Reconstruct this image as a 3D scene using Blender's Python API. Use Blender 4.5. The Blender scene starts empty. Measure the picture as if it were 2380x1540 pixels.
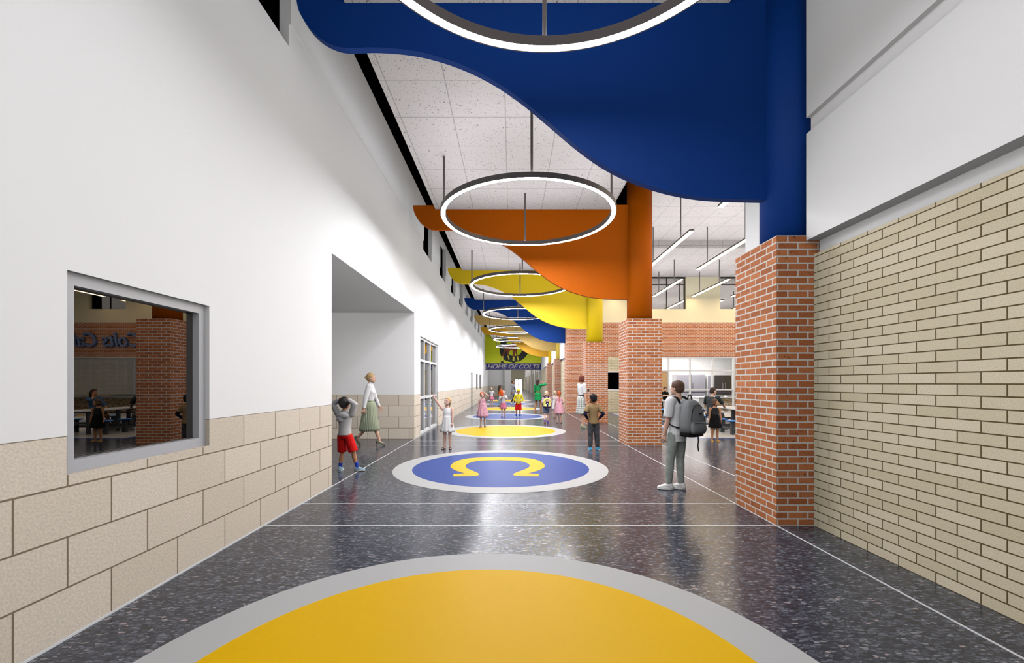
import bpy, math, random
from math import sin, cos, pi, radians
from mathutils import Vector as V, Matrix as M
S = bpy.context.scene
C = S.collection
random.seed(7)

# ---------------------------------------------------------------- camera, world, exposure
cam_d = bpy.data.cameras.new('camera')
cam = bpy.data.objects.new('camera', cam_d); C.objects.link(cam)
cam_d.sensor_width = 36; cam_d.lens = 36 * 1000 / 2380
cam_d.shift_y = 120 / 2380; cam_d.shift_x = 1 / 2380
cam_d.clip_start = .05; cam_d.clip_end = 300
cam.location = (0, 0, 1.5); cam.rotation_euler = (pi / 2, 0, 0)
S.camera = cam
w = bpy.data.worlds.new('world'); S.world = w; w.use_nodes = True
w.node_tree.nodes['Background'].inputs[0].default_value = (1, 1, 1, 1)
w.node_tree.nodes['Background'].inputs[1].default_value = .72
S.view_settings.view_transform = 'Standard'; S.view_settings.look = 'None'
S.view_settings.exposure = .18; S.view_settings.gamma = 1
S.cycles.max_bounces = 6; S.cycles.diffuse_bounces = 4; S.cycles.glossy_bounces = 2
S.cycles.use_fast_gi = True; S.cycles.fast_gi_method = 'REPLACE'; S.cycles.ao_bounces_render = 1
w.light_settings.distance = 5; w.light_settings.ao_factor = 1.0
S.cycles.transmission_bounces = 3; S.cycles.transparent_max_bounces = 6
S.cycles.caustics_reflective = False; S.cycles.caustics_refractive = False
S.cycles.sample_clamp_indirect = 6; S.cycles.use_denoising = True
S.cycles.use_adaptive_sampling = True; S.cycles.adaptive_threshold = .06
RING_L, RING0_L, FILL_L, PEND_L, KIT_L, FAR_L = 92, 18, 13, 22, 11, 6

# ---------------------------------------------------------------- materials
def lin(c):
    return tuple(((x / 255) / 12.92 if x / 255 <= .04045 else ((x / 255 + .055) / 1.055) ** 2.4) for x in c) + (1,)
MATS = {}
def mat(name, col=(200, 200, 200), rough=.6, metal=0, emit=0, spec=.5, coat=0):
    if name in MATS: return MATS[name]
    m = bpy.data.materials.new(name); m.use_nodes = True
    b = m.node_tree.nodes['Principled BSDF']
    b.inputs['Base Color'].default_value = lin(col); b.inputs['Roughness'].default_value = rough
    b.inputs['Metallic'].default_value = metal; b.inputs['Specular IOR Level'].default_value = spec
    b.inputs['Coat Weight'].default_value = coat
    if emit:
        b.inputs['Emission Color'].default_value = lin(col); b.inputs['Emission Strength'].default_value = emit
    MATS[name] = m
    return m
class NT:
    def __init__(s, m): s.t = m.node_tree; s.b = s.t.nodes['Principled BSDF']
    def n(s, ty, **k):
        x = s.t.nodes.new(ty)
        for a, v in k.items():
            if a.startswith('i_'): x.inputs[a[2:].replace('_', ' ')].default_value = v
            else: setattr(x, a, v)
        return x
    def l(s, a, b): s.t.links.new(a, b)
    def uv(s, loc=(0, 0, 0), sc=(1, 1, 1), src='UV'):
        tc = s.n('ShaderNodeTexCoord'); mp = s.n('ShaderNodeMapping')
        mp.inputs['Location'].default_value = loc; mp.inputs['Scale'].default_value = sc
        s.l(tc.outputs[src], mp.inputs['Vector']); return mp.outputs[0]
    def ramp(s, fac, stops, interp='LINEAR'):
        r = s.n('ShaderNodeValToRGB'); r.color_ramp.interpolation = interp
        e = r.color_ramp.elements
        while len(e) < len(stops): e.new(.5)
        for q, (p, c) in zip(e, stops): q.position = p; q.color = lin(c)
        s.l(fac, r.inputs[0]); return r.outputs[0]
    def mix(s, fac, a, b, mode='MIX'):
        x = s.n('ShaderNodeMix', data_type='RGBA', blend_type=mode)
        for k, v in ((0, fac), (6, a), (7, b)):
            if hasattr(v, 'links'): s.l(v, x.inputs[k])
            else: x.inputs[k].default_value = v
        return x.outputs[2]
    def bump(s, h, strength=.3, dist=.01):
        b = s.n('ShaderNodeBump'); b.inputs['Strength'].default_value = strength; b.inputs['Distance'].default_value = dist
        s.l(h, b.inputs['Height']); s.l(b.outputs[0], s.b.inputs['Normal'])

def brick_mat(name, bw, rh, ms, cols, mortar, loc=(0, 0, 0), crack=None, fine=None, bumpd=.006, rough=.85, off=.5):
    m = mat(name, cols[0], rough); t = NT(m)
    uv = t.uv(loc)
    br = t.n('ShaderNodeTexBrick', offset=off, offset_frequency=2, squash=1)
    br.inputs['Scale'].default_value = 1; br.inputs['Brick Width'].default_value = bw
    br.inputs['Row Height'].default_value = rh; br.inputs['Mortar Size'].default_value = ms
    br.inputs['Mortar Smooth'].default_value = .15; br.inputs['Bias'].default_value = 0
    br.inputs['Color1'].default_value = lin(cols[0]); br.inputs['Color2'].default_value = lin(cols[1])
    br.inputs['Mortar'].default_value = lin(cols[0]); t.l(uv, br.inputs['Vector'])
    col = br.outputs['Color']
    if crack:
        n1 = t.n('ShaderNodeTexNoise', i_Scale=22.0, i_Detail=5.0, i_Roughness=.7, i_Distortion=1.2); t.l(uv, n1.inputs['Vector'])
        f = t.ramp(n1.outputs[0], [(.33, (0, 0, 0)), (.42, (255, 255, 255)), (.60, (255, 255, 255)), (.72, (150, 150, 150))])
        col = t.mix(crack[1], col, t.mix(1.0, col, f, 'MULTIPLY'))
    n2 = t.n('ShaderNodeTexNoise', i_Scale=fine or 90.0, i_Detail=3.0); t.l(uv, n2.inputs['Vector'])
    col = t.mix(.35, col, t.mix(1.0, col, t.ramp(n2.outputs[0], [(.3, (170, 170, 170)), (.7, (255, 255, 255))]), 'MULTIPLY'))
    col = t.mix(br.outputs['Fac'], col, lin(mortar))
    t.l(col, t.b.inputs['Base Color'])
    inv = t.n('ShaderNodeMath', operation='SUBTRACT'); inv.inputs[0].default_value = 1; t.l(br.outputs['Fac'], inv.inputs[1])
    ad = t.n('ShaderNodeMath', operation='MULTIPLY_ADD'); t.l(n2.outputs[0], ad.inputs[0]); ad.inputs[1].default_value = .35; t.l(inv.outputs[0], ad.inputs[2])
    t.bump(ad.outputs[0], .8, bumpd)
    return m
RED = brick_mat('red_brick', .212, .0727, .0085, ((218, 134, 80), (184, 106, 60)), (222, 214, 206), crack=(1, .75), loc=(.06, 0, 0))
BEI = brick_mat('beige_brick', .31, .083, .0048, ((236, 222, 194), (220, 206, 174)), (92, 76, 40), fine=120.0, loc=(.03, 0, 0), bumpd=.004)
CMU = brick_mat('stone_block', .556, .2975, .0055, ((240, 226, 209), (230, 215, 196)), (132, 116, 96), fine=70.0, loc=(-2.532 + 5 * .556, 0, 0), bumpd=.005)
def white_paint(name, col):
    m = mat(name, col, .75); t = NT(m)
    n = t.n('ShaderNodeTexNoise', i_Scale=120.0, i_Detail=2.0); t.l(t.uv(), n.inputs['Vector']); t.bump(n.outputs[0], .08, .002)
    return m
WHITE = white_paint('white_paint', (247, 245, 244)); CREAM = white_paint('cream_paint', (238, 228, 196))
BLACK = mat('black_void', (2, 2, 2), .9, spec=0)
def tile_mat(name, lx, ly):
    m = mat(name, (222, 214, 212), .9); t = NT(m)
    br = t.n('ShaderNodeTexBrick', offset=0); uv = t.uv((lx, ly, 0))
    br.inputs['Scale'].default_value = 1; br.inputs['Brick Width'].default_value = .853; br.inputs['Row Height'].default_value = .853
    br.inputs['Mortar Size'].default_value = .008; br.inputs['Mortar Smooth'].default_value = .1
    t.l(uv, br.inputs['Vector'])
    n = t.n('ShaderNodeTexNoise', i_Scale=34.0, i_Detail=1.5, i_Distortion=1.6); t.l(uv, n.inputs['Vector'])
    sp = t.ramp(n.outputs[0], [(.31, (84, 78, 76)), (.345, (222, 214, 212))])
    t.l(t.mix(br.outputs['Fac'], sp, lin((176, 170, 168))), t.b.inputs['Base Color'])
    return m
TILE = tile_mat('acoustic_tile', -.753 + 1.706, .67)
def terrazzo():
    m = mat('terrazzo', (60, 62, 70), .2); t = NT(m)
    uv = t.uv(sc=(1, 2.5, 1))
    v = t.n('ShaderNodeTexVoronoi', i_Scale=26.0, i_Randomness=1.0); t.l(uv, v.inputs['Vector'])
    r = t.n('ShaderNodeSeparateColor'); t.l(v.outputs['Color'], r.inputs[0])
    col = t.ramp(r.outputs[0], [(0, (38, 41, 52)), (.25, (56, 60, 72)), (.6, (80, 84, 96)), (.88, (104, 108, 118)), (.97, (136, 136, 142)), (1, (168, 150, 150))])
    e = t.n('ShaderNodeTexVoronoi', feature='DISTANCE_TO_EDGE', i_Scale=26.0); t.l(uv, e.inputs['Vector'])
    nn = t.n('ShaderNodeTexNoise', i_Scale=60.0, i_Detail=3.0); t.l(uv, nn.inputs['Vector'])
    ed = t.ramp(e.outputs['Distance'], [(.03, (255, 255, 255)), (.12, (0, 0, 0))])
    nb = t.ramp(nn.outputs[0], [(.35, (36, 38, 47)), (.66, (58, 61, 72))])
    t.l(t.mix(ed, col, nb), t.b.inputs['Base Color'])
    t.b.inputs['Specular IOR Level'].default_value = .36
    return m
TERR = terrazzo()
ALU = mat('grey_aluminium', (196, 196, 200), .45, .1); WFR = mat('white_frame', (228, 228, 230), .5)
DARKM = mat('dark_bronze', (70, 64, 60), .5, .3); HOUS = mat('grey_housing', (112, 106, 104), .5, .2)
STEEL = mat('stainless_steel', (176, 176, 182), .35, .6)
def glass_mirror(name, v):
    return mat(name, v, .0, 1.0)
GL_DARK = glass_mirror('tinted_glass', (106, 102, 98)); GL_MID = glass_mirror('reflective_glass', (176, 172, 166)); GL_HI = glass_mirror('clerestory_glass', (214, 212, 208))
GL_BLK = mat('black_glass', (3, 3, 3), .7, 0, spec=0)
def clear_glass():
    m = bpy.data.materials.new('clear_glass'); m.use_nodes = True; t = m.node_tree; t.nodes.clear()
    o = t.nodes.new('ShaderNodeOutputMaterial'); mx = t.nodes.new('ShaderNodeMixShader'); tr = t.nodes.new('ShaderNodeBsdfTransparent'); g = t.nodes.new('ShaderNodeBsdfGlossy')
    g.inputs['Roughness'].default_value = .01; mx.inputs[0].default_value = .06
    t.links.new(tr.outputs[0], mx.inputs[1]); t.links.new(g.outputs[0], mx.inputs[2]); t.links.new(mx.outputs[0], o.inputs[0])
    return m
GL_CLR = clear_glass()
E_RING0 = mat('ring_diffuser_dimmed', (250, 250, 255), .5, emit=RING0_L); E_RING = mat('ring_diffuser', (250, 250, 255), .5, emit=RING_L); E_FILL = mat('added_upward_fill', (250, 250, 255), .5, emit=FILL_L); E_PEND = mat('pendant_diffuser', (255, 224, 178), .5, emit=PEND_L)  # the upward emitter is an added fill; ring tops are plain grey housing
E_KIT = mat('kitchen_lamp', (255, 250, 246), .5, emit=KIT_L); E_FAR = mat('far_lamp', (255, 246, 236), .5, emit=FAR_L)
E_DAY = mat('daylight_pane', (255, 255, 255), .5, emit=6)
BLUE = mat('royal_blue', (8, 60, 140), .6, spec=.2); ORANGE = mat('burnt_orange', (188, 90, 0), .6, spec=.12); YEL = mat('bright_yellow', (252, 214, 8), .55)
TAN = mat('tan_paint', (222, 184, 106), .6); GOLD = mat('golden_yellow', (232, 170, 10), .55); YEL2 = mat('pale_yellow', (250, 214, 90), .6); YEL3 = mat('sun_yellow', (250, 206, 20), .6)

# ---------------------------------------------------------------- mesh helpers
class G:
    def __init__(s): s.v = []; s.f = []; s.mi = []
    def add(s, vs, fs, mi=0):
        o = len(s.v); s.v += [tuple(x) for x in vs]; s.f += [tuple(i + o for i in f) for f in fs]; s.mi += [mi] * len(fs); return s
    def box(s, a, b, mi=0):
        x0, y0, z0 = a; x1, y1, z1 = b
        return s.add([(x0, y0, z0), (x1, y0, z0), (x1, y1, z0), (x0, y1, z0), (x0, y0, z1), (x1, y0, z1), (x1, y1, z1), (x0, y1, z1)],
              [(0, 3, 2, 1), (4, 5, 6, 7), (0, 1, 5, 4), (1, 2, 6, 5), (2, 3, 7, 6), (3, 0, 4, 7)], mi)
    def loft(s, rings, caps=True, mi=0):
        n = len(rings[0]); vs = [p for r in rings for p in r]; fs = []
        for k in range(len(rings) - 1):
            for i in range(n):
                j = (i + 1) % n; fs.append((k * n + i, k * n + j, (k + 1) * n + j, (k + 1) * n + i))
        if caps: fs += [tuple(range(n))[::-1], tuple(range((len(rings) - 1) * n, len(rings) * n))]
        return s.add(vs, fs, mi)
    def rc(s, p0, r0, p1, r1, seg=12, mi=0, flat=False):
        p0 = V(p0); p1 = V(p1); ax = p1 - p0; L = ax.length
        if L < 1e-6: ax = V((0, 0, 1))
        ax.normalize(); a = ax.orthogonal().normalized(); b = ax.cross(a); R = []
        for k in range(5):
            t = -pi / 2 + (k + .3) / 5.3 * pi / 2 if k < 4 else 0
            R.append((p0 + ax * r0 * sin(t), r0 * cos(t)))
        for k in range(1 if flat else 5):
            t = (k) / 4.4 * pi / 2
            R.append((p1 + ax * r1 * sin(t), r1 * cos(t)))
        return s.loft([[c + (a * cos(u) + b * sin(u)) * r for u in [2 * pi * i / seg for i in range(seg)]] for c, r in R], mi=mi)
    def tube(s, pts, r, seg=8, mi=0):
        pts = [V(p) for p in pts]; rings = []
        for i, p in enumerate(pts):
            d = (pts[min(i + 1, len(pts) - 1)] - pts[max(i - 1, 0)]).normalized()
            a = d.cross(V((0, 0, 1))) if abs(d.z) < .9 else d.cross(V((0, 1, 0)))
            a.normalize(); b = d.cross(a); rr = r[i] if isinstance(r, (list, tuple)) else r
            rings.append([p + (a * cos(u) + b * sin(u)) * rr for u in [2 * pi * k / seg for k in range(seg)]])
        return s.loft(rings, mi=mi)
    def ell(s, c, r, R=None, seg=16, mi=0):
        c = V(c); rings = []; n = 10
        for k in range(n + 1):
            t = -pi / 2 + pi * (k + (.12 if k == 0 else -.12 if k == n else 0)) / n
            ring = []
            for i in range(seg):
                u = 2 * pi * i / seg; p = V((cos(t) * cos(u) * r[0], cos(t) * sin(u) * r[1], sin(t) * r[2]))
                if R is not None: p = R @ p
                ring.append(c + p)
            rings.append(ring)
        return s.loft(rings, mi=mi)
    def prism(s, poly, axis, a, b, mi=0):
        n = len(poly)
        def P(u, v, w): return (w, u, v) if axis == 'x' else (u, w, v) if axis == 'y' else (u, v, w)
        vs = [P(u, v, a) for u, v in poly] + [P(u, v, b) for u, v in poly]
        fs = [tuple(range(n)), tuple(range(n, 2 * n))[::-1]] + [(i, i + n, (i + 1) % n + n, (i + 1) % n) for i in range(n)]
        return s.add(vs, fs, mi)
    def cyl(s, c, r, z0, z1, seg=32, mi=0):
        return s.loft([[(c[0] + r * cos(2 * pi * i / seg), c[1] + r * sin(2 * pi * i / seg), z) for i in range(seg)] for z in (z0, z1)], mi=mi)
    def xf(s, m): s.v = [tuple(m @ V(p)) for p in s.v]; return s

def obj(name, g, m, parent=None, smooth=False, uv=True, fix=True):
    me = bpy.data.meshes.new(name); me.from_pydata(g.v, [], g.f)
    ms = m if isinstance(m, (list, tuple)) else [m]
    for x in ms: me.materials.append(x)
    if len(ms) > 1: me.polygons.foreach_set('material_index', g.mi)
    if fix:
        import bmesh
        bm = bmesh.new(); bm.from_mesh(me); bmesh.ops.recalc_face_normals(bm, faces=bm.faces); bm.to_mesh(me); bm.free()
    if uv:
        u = me.uv_layers.new(name='UVMap'); d = u.data
        for p in me.polygons:
            n = p.normal; ax = max(range(3), key=lambda i: abs(n[i]))
            for li in p.loop_indices:
                c = me.vertices[me.loops[li].vertex_index].co
                d[li].uv = (c[1], c[2]) if ax == 0 else (c[0], c[2]) if ax == 1 else (c[0], c[1])
    if smooth: me.polygons.foreach_set('use_smooth', [True] * len(me.polygons))
    o = bpy.data.objects.new(name, me); C.objects.link(o)
    if parent: o.parent = parent
    return o
def tag(o, label, cat, group=None):
    o['label'] = label; o['category'] = cat
    if group: o['group'] = group
    return o
def thing(name, label, cat, loc=(0, 0, 0), rz=0, group=None):
    o = bpy.data.objects.new(name, None); C.objects.link(o); o.location = loc; o.rotation_euler = (0, 0, rz); o.empty_display_size = .1
    return tag(o, label, cat, group)
def struct(name, g, m, label=None, parent=None, **k):
    o = obj(name, g, m, parent, **k)
    if not parent: o['kind'] = 'structure'
    if label: o['label'] = label
    return o
def bevel(o, w=.004, n=2):
    b = o.modifiers.new('bevel', 'BEVEL'); b.width = w; b.segments = n; b.limit_method = 'ANGLE'; return o
def panel(g, axis, p0, p1, u0, u1, v0, v1, holes=(), mi=0):
    holes = [h for h in holes if h[0] < u1 and h[1] > u0 and h[2] < v1 and h[3] > v0]
    us = sorted({u0, u1} | {min(max(x, u0), u1) for h in holes for x in h[:2]})
    vs = sorted({v0, v1} | {min(max(x, v0), v1) for h in holes for x in h[2:]})
    def solid(i, j):
        if not (0 <= i < len(us) - 1 and 0 <= j < len(vs) - 1): return False
        cu, cv = (us[i] + us[i + 1]) / 2, (vs[j] + vs[j + 1]) / 2
        return not any(h[0] < cu < h[1] and h[2] < cv < h[3] for h in holes)
    def P(w, u, v): return (w, u, v) if axis == 'x' else (u, w, v) if axis == 'y' else (u, v, w)
    for i in range(len(us) - 1):
        for j in range(len(vs) - 1):
            if not solid(i, j): continue
            a, b, c, d = us[i], us[i + 1], vs[j], vs[j + 1]
            for w in (p0, p1): g.add([P(w, a, c), P(w, b, c), P(w, b, d), P(w, a, d)], [(0, 1, 2, 3)], mi)
            if not solid(i - 1, j): g.add([P(p0, a, c), P(p1, a, c), P(p1, a, d), P(p0, a, d)], [(0, 1, 2, 3)], mi)
            if not solid(i + 1, j): g.add([P(p0, b, c), P(p1, b, c), P(p1, b, d), P(p0, b, d)], [(0, 1, 2, 3)], mi)
            if not solid(i, j - 1): g.add([P(p0, a, c), P(p1, a, c), P(p1, b, c), P(p0, b, c)], [(0, 1, 2, 3)], mi)
            if not solid(i, j + 1): g.add([P(p0, a, d), P(p1, a, d), P(p1, b, d), P(p0, b, d)], [(0, 1, 2, 3)], mi)
    return g
def pn(*a, **k): return panel(G(), *a, **k)

# ---------------------------------------------------------------- the setting
YB, YE, XL, XE = -5.0, 42.45, -2.613, 19.0
struct('floor', G().box((-9.2, YB - .3, -.2), (XE + .3, 106, 0)), TERR, 'dark speckled terrazzo floor of the corridor and cafeteria')
CW = [(r - 1.33, r, 5.45, 6.76) for r in [5.05] + [14.05 + 2.93 * k for k in range(9)]]
LH = [(2.53, 3.72, .96, 2.166), (6.25, 11.55, -1, 3.39), (12.33, 15.3, -1, 2.85), (27.7, 28.9, -1, 2.18), (31.8, 33.3, 1.0, 2.2), (35.2, 37.1, 1.0, 2.2), (40.0, 41.1, -1, 2.2)] + CW
wl = struct('wall_left', pn('x', XL, XL - .34, YB, 49, 1.19, 5.71, LH), WHITE, 'white painted corridor wall on the left')
struct('wainscot', pn('x', XL, XL - .34, YB, 49, 0, 1.19, LH), CMU, 'beige stone block wainscot', parent=wl)
struct('upper_wall', pn('x', XL + .025, XL - .34, YB, 49, 5.71, 6.9, LH), WHITE, parent=wl)
struct('baseboard_left', G().box((XL, YB, 0), (XL + .012, 6.25, .012)).box((XL, 11.55, 0), (XL + .012, 12.33, .012)).box((XL, 15.3, 0), (XL + .012, 42, .012)), WFR)
# side passage on the left
g = pn('y', 11.55, 11.7, -9, XL - .34, 1.19, 3.39)
wp = struct('wall_passage', g, WHITE, 'white side wall of the left side passage')
struct('wainscot', pn('y', 11.55, 11.7, -9, XL - .34, 0, 1.19), CMU, parent=wp)
struct('side_panel', G().box((-9, 6.1, 0), (XL - .34, 6.25, 3.39)).box((-9.15, 6.1, 0), (-9, 11.7, 3.39)), WHITE, parent=wp)
struct('ceiling_passage', G().box((-9.1, 6.1, 3.39), (XL - .341, 11.7, 3.5)), WHITE, 'low ceiling of the left side passage')
# dark deck and hung tile ceiling
struct('ceiling_deck', G().box((XL - .34, YB, 6.9), (3.62, 49, 7.0)), BLACK, 'black void above the hung ceiling')
struct('ceiling', G().box((-1.9, YB, 5.83), (2.48, YE - .01, 5.9)), TILE, 'hung acoustic tile ceiling over the corridor')
struct('wall_back', G().box((-3, YB - .2, 0), (19, YB, 7.2)), WHITE)
# right wall beside and beyond the cafeteria
def right_wall(name, y0, y1, holes=(), zt=6.9):
    r = struct(name, pn('x', 3.18, 3.5, y0, y1, 0, 2.856, holes), BEI, 'beige brick corridor wall on the right')
    struct('upper_band', pn('x', 3.24, 3.5, y0, y1, 2.856, 3.0), WHITE, parent=r)
    struct('upper_block', G().box((3.1, y0, 3.0), (3.5, y1, 4.12)), WHITE, parent=r)
    struct('upper_reveal', G().box((3.15, y0, 4.12), (3.5, y1, 4.29)), WHITE, parent=r)
    struct('upper_block', G().box((3.1, y0, 4.29), (3.5, y1, zt)), WHITE, parent=r)
    return r
right_wall('wall_right', YB, 4.526)
for i, (a, b) in enumerate(((22.7, 27.806), (28.644, 33.626), (34.464, 49))):
    right_wall('wall_right_far' + ('', '_2', '_3')[i], a, b, [(38.5, 39.6, -1, 2.2)])
struct('trim_30', G().box((3.625, 22.2, 0), (3.7, 49, 6.9)), WHITE)
struct('wall_stub', G().box((3.625, 5.36, 0), (3.74, 6.67, 7.17)), WHITE, 'white stub wall behind the nearest pillar')
struct('wall_cafeteria_near', G().box((3.74, 5.36, 0), (XE, 5.5, 7.17)), WHITE)
struct('wall_cafeteria_right', G().box((XE, 5.36, 0), (XE + .2, 28, 7.17)), CREAM)
struct('ceiling_cafeteria', G().box((3.62, 5.36, 7.17), (XE, 17.18, 7.3)).box((3.5, 17.18, 6.895), (XE, 22.0, 7.3)), TILE, 'acoustic tile ceiling of the cafeteria')
# cafeteria end wall
FY = 21.85
HW = [(7.0 + 3.6 * k, 8.87 + 3.6 * k, 5.26, 6.895) for k in range(4)]
we = struct('wall_cafeteria_end', pn('y', FY, FY + .3, 2.79, XE, 2.85, 4.59), RED, 'red brick band of the cafeteria end wall')
struct('cream_wall', pn('y', FY, FY + .3, 3.1, XE, 4.59, 7.17, HW), CREAM, parent=we)
struct('brick_base', G().box((2.79, FY, 0), (4.0, FY + .3, 2.85)).box((2.79, FY + .3, 0), (3.1, FY + .85, 4.59)).box((12.25, FY, 0), (12.8, FY + .3, 2.85)).box((18.0, FY, 0), (XE, FY + .3, 2.85)), RED, parent=we)
struct('beige_base', pn('y', FY, FY + .3, 4.0, 7.0, 0, 2.85, [(4.6, 5.9, 1.13, 2.1)]), BEI, parent=we)
nwin = 1
def framed_window(axis, plane, u0, u1, v0, v1, fw, depth, glass, frame, label, mus=(), mvs=(), inset=0, name=None):
    """a window with its own frame; axis is the wall normal"""
    global nwin
    def P(w, u, v): return (w, u, v) if axis == 'x' else (u, w, v)
    sg = -1 if axis == 'x' else 1
    pl = plane + sg * inset; pb = pl + sg * depth
    g = G()
    def bx(a, b, c, d, e0=pl, e1=pb):
        lo = P(min(e0, e1), a, c); hi = P(max(e0, e1), b, d); g.box(lo, hi)
    bx(u0, u0 + fw, v0, v1); bx(u1 - fw, u1, v0, v1); bx(u0 + fw, u1 - fw, v0, v0 + fw); bx(u0 + fw, u1 - fw, v1 - fw, v1)
    for m_ in mus: bx(m_ - fw / 2, m_ + fw / 2, v0 + fw, v1 - fw)
    for m_ in mvs: bx(u0 + fw, u1 - fw, m_ - fw / 2, m_ + fw / 2, pl + sg * .002)
    o = struct(name or 'window_%d' % nwin, g, frame, label); nwin += 1
    gg = G(); a = pl + sg * depth * .6
    gg.box(P(min(a, a + sg * .01), u0 + fw * .5, v0 + fw * .5), P(max(a, a + sg * .01), u1 - fw * .5, v1 - fw * .5))
    obj('pane', gg, glass, o); return o
framed_window('x', XL, 2.53, 3.72, .96, 2.166, .075, .09, GL_DARK, ALU, 'large dark reflective window in the left wall', inset=.035)
sf = framed_window('x', XL, 12.33, 15.3, 0, 2.85, .07, .1, GL_MID, WFR, 'tall glazed entrance in the left wall', mus=(13.12, 14.1), mvs=(1.07, 2.17), inset=.04)
for k, h in enumerate(CW):
    framed_window('x', XL, h[0] + .002, h[1] - .002, h[2] + .002, h[3] - .002, .03, .04, GL_BLK, BLACK, 'black clerestory window high in the left wall', inset=.11)
for h in LH[4:6]:
    framed_window('x', XL, h[0] + .002, h[1] - .002, h[2], h[3], .05, .06, GL_BLK, DARKM, 'dark narrow window far along the left wall', inset=.08)
for i, h in enumerate((LH[3], LH[6])):
    d = struct('door_%d' % (i + 1), G().box((XL - .2, h[0], 0), (XL - .12, h[1], h[3])), DARKM, 'dark door far along the left wall')
    obj('handle', G().tube([(XL - .1, h[0] + .15, 1.0), (XL - .06, h[0] + .15, 1.0), (XL - .06, h[0] + .28, 1.0)], .012), STEEL, d)
d = struct('door_3', G().box((3.3, 38.5, 0), (3.36, 39.6, 2.2)), DARKM, 'dark door in the beige brick wall')
obj('handle', G().tube([(3.28, 38.65, 1.0), (3.25, 38.65, 1.0), (3.25, 38.78, 1.0)], .012), STEEL, d)
for h in HW:
    m_ = (h[0] + h[1]) / 2
    framed_window('y', FY, h[0], h[1], h[2], h[3] - .002, .035, .05, GL_HI, DARKM, 'reflecting high window of the cafeteria end wall', mus=(m_,), mvs=(6.55,), inset=.16)
framed_window('y', FY, 4.6, 5.9, 1.13, 2.1, .06, .06, GL_BLK, WFR, 'black shuttered hatch in beige brick behind the pillars')
kw = framed_window('y', FY, 7.96, 12.25, .0, 2.85, .07, .09, GL_CLR, WFR, 'kitchen storefront glazing in the cafeteria end wall', mus=(9.09, 10.22, 11.3), mvs=(1.17, 2.13), inset=.03)
d = struct('door_4', G().box((7.0, FY + .06, 0), (7.94, FY + .11, 2.1)), mat('oak_veneer', (206, 168, 118), .5), 'pale oak kitchen door')
obj('door_frame', G().box((6.98, FY + .02, 0), (7.02, FY + .2, 2.85)).box((7.02, FY + .02, 2.1), (7.96, FY + .12, 2.17)).box((7.02, FY + .02, 2.79), (7.96, FY + .12, 2.85)), WFR, d)
obj('pane', G().box((7.02, FY + .06, 2.17), (7.96, FY + .07, 2.79)), GL_CLR, d)
obj('handle', G().tube([(7.12, FY + .06, 1.0), (7.12, FY, 1.0), (7.24, FY, 1.0)], .012), STEEL, d)
# kitchen shell
kwl = struct('wall_kitchen', G().box((4.4, 27.6, 0), (XE, 27.8, 3.4)).box((4.3, FY + .3, 0), (4.4, 27.8, 3.4)), mat('kitchen_white', (244, 242, 240), .6), 'bright white kitchen back wall')
struct('ceiling_kitchen', G().box((4.3, FY + .3, 3.4), (XE, 27.8, 3.5)), MATS['kitchen_white'])
# banner wall and the corridor beyond
struct('wall_end', G().box((XL + .001, YE, 2.79), (3.099, YE + .25, 6.9)), WHITE, 'end wall over the opening, carrying the mural')
we2 = struct('wall_beyond', pn('y', 49, 49.3, XL - .34, -.15, 1.19, 6.9), WHITE, 'grey-shaded wall beyond the opening')
struct('wainscot', pn('y', 49, 49.3, XL - .34, -.15, 0, 1.19), CMU, parent=we2)
struct('wall_pier', G().box((-.8, 48.6, 0), (-.15, 49, 6.0)), WHITE, parent=we2)
struct('wall_beyond_left', G().box((-.35, 49.3, 0), (-.15, 105, 5)), WHITE)
wr2 = struct('wall_beyond_right', G().box((3.18, 49, 0), (3.4, 105, 2.86)), BEI)
struct('upper_wall', G().box((3.18, 49, 2.86), (3.4, 105, 5.0)), WHITE, parent=wr2)
for k, y in enumerate((46, 55, 66, 80)): struct('trim_%d' % (20 + k), G().box((2.95, y, 0), (3.18, y + 1.2, 4.9)), WHITE, 'white pilaster along the far right wall')
struct('ceiling_beyond', G().box((-.35, 49, 5.0), (3.4, 105, 5.1)), WHITE)
struct('wall_beyond_end', pn('y', 105, 105.2, -.35, 3.4, 0, 5, [(.75, 2.65, 0, 2.6)]), CREAM)
d = struct('door_5', G().box((.75, 105, 0), (.9, 105.1, 2.6)).box((2.5, 105, 0), (2.65, 105.1, 2.6)).box((1.6, 105, 0), (1.8, 105.1, 2.6)).box((.75, 105, 2.45), (2.65, 105.1, 2.6)).box((.75, 105, 1.2), (2.65, 105.1, 1.35)), HOUS, 'bright glazed exit door at the far corridor end')
obj('pane', G().box((.8, 105.1, 0), (2.6, 105.12, 2.55)), E_DAY, d)
# thin metal divider strips in the floor
g = G(); SW = .009
for k in range(7):
    for y in (4.53 + 5.82 * k, 5.36 + 5.82 * k): g.box((XL, y - SW, 0), (2.79, y + SW, .0015))
for x in (2.79,): g.box((x - SW, YB, 0), (x + SW, 42, .0016))
g.box((3.62 - SW, 5.4, 0), (3.62 + SW, FY, .0016)); g.box((XL - SW, 6.25, 0), (XL + SW, 11.55, .0016))
struct('trim_1', g, mat('zinc_strip', (222, 222, 224), .35), 'thin pale divider strips set in the terrazzo')
g = G(); g2 = G()
for a, b, c, d_ in ((5.2, 18.5, 11.75, 15.3), (5.0, 18.5, 17.5, 21.4)):
    g.box((a - .18, c - .18, 0), (b + .18, d_ + .18, .001)); g2.box((a, c, 0), (b, d_, .002))
struct('trim_2', g, mat('blue_terrazzo', (62, 84, 150), .25), 'blue border bands in the cafeteria floor')
struct('trim_3', g2, mat('cream_terrazzo', (206, 200, 194), .25), 'cream inlaid fields of the cafeteria floor')
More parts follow.
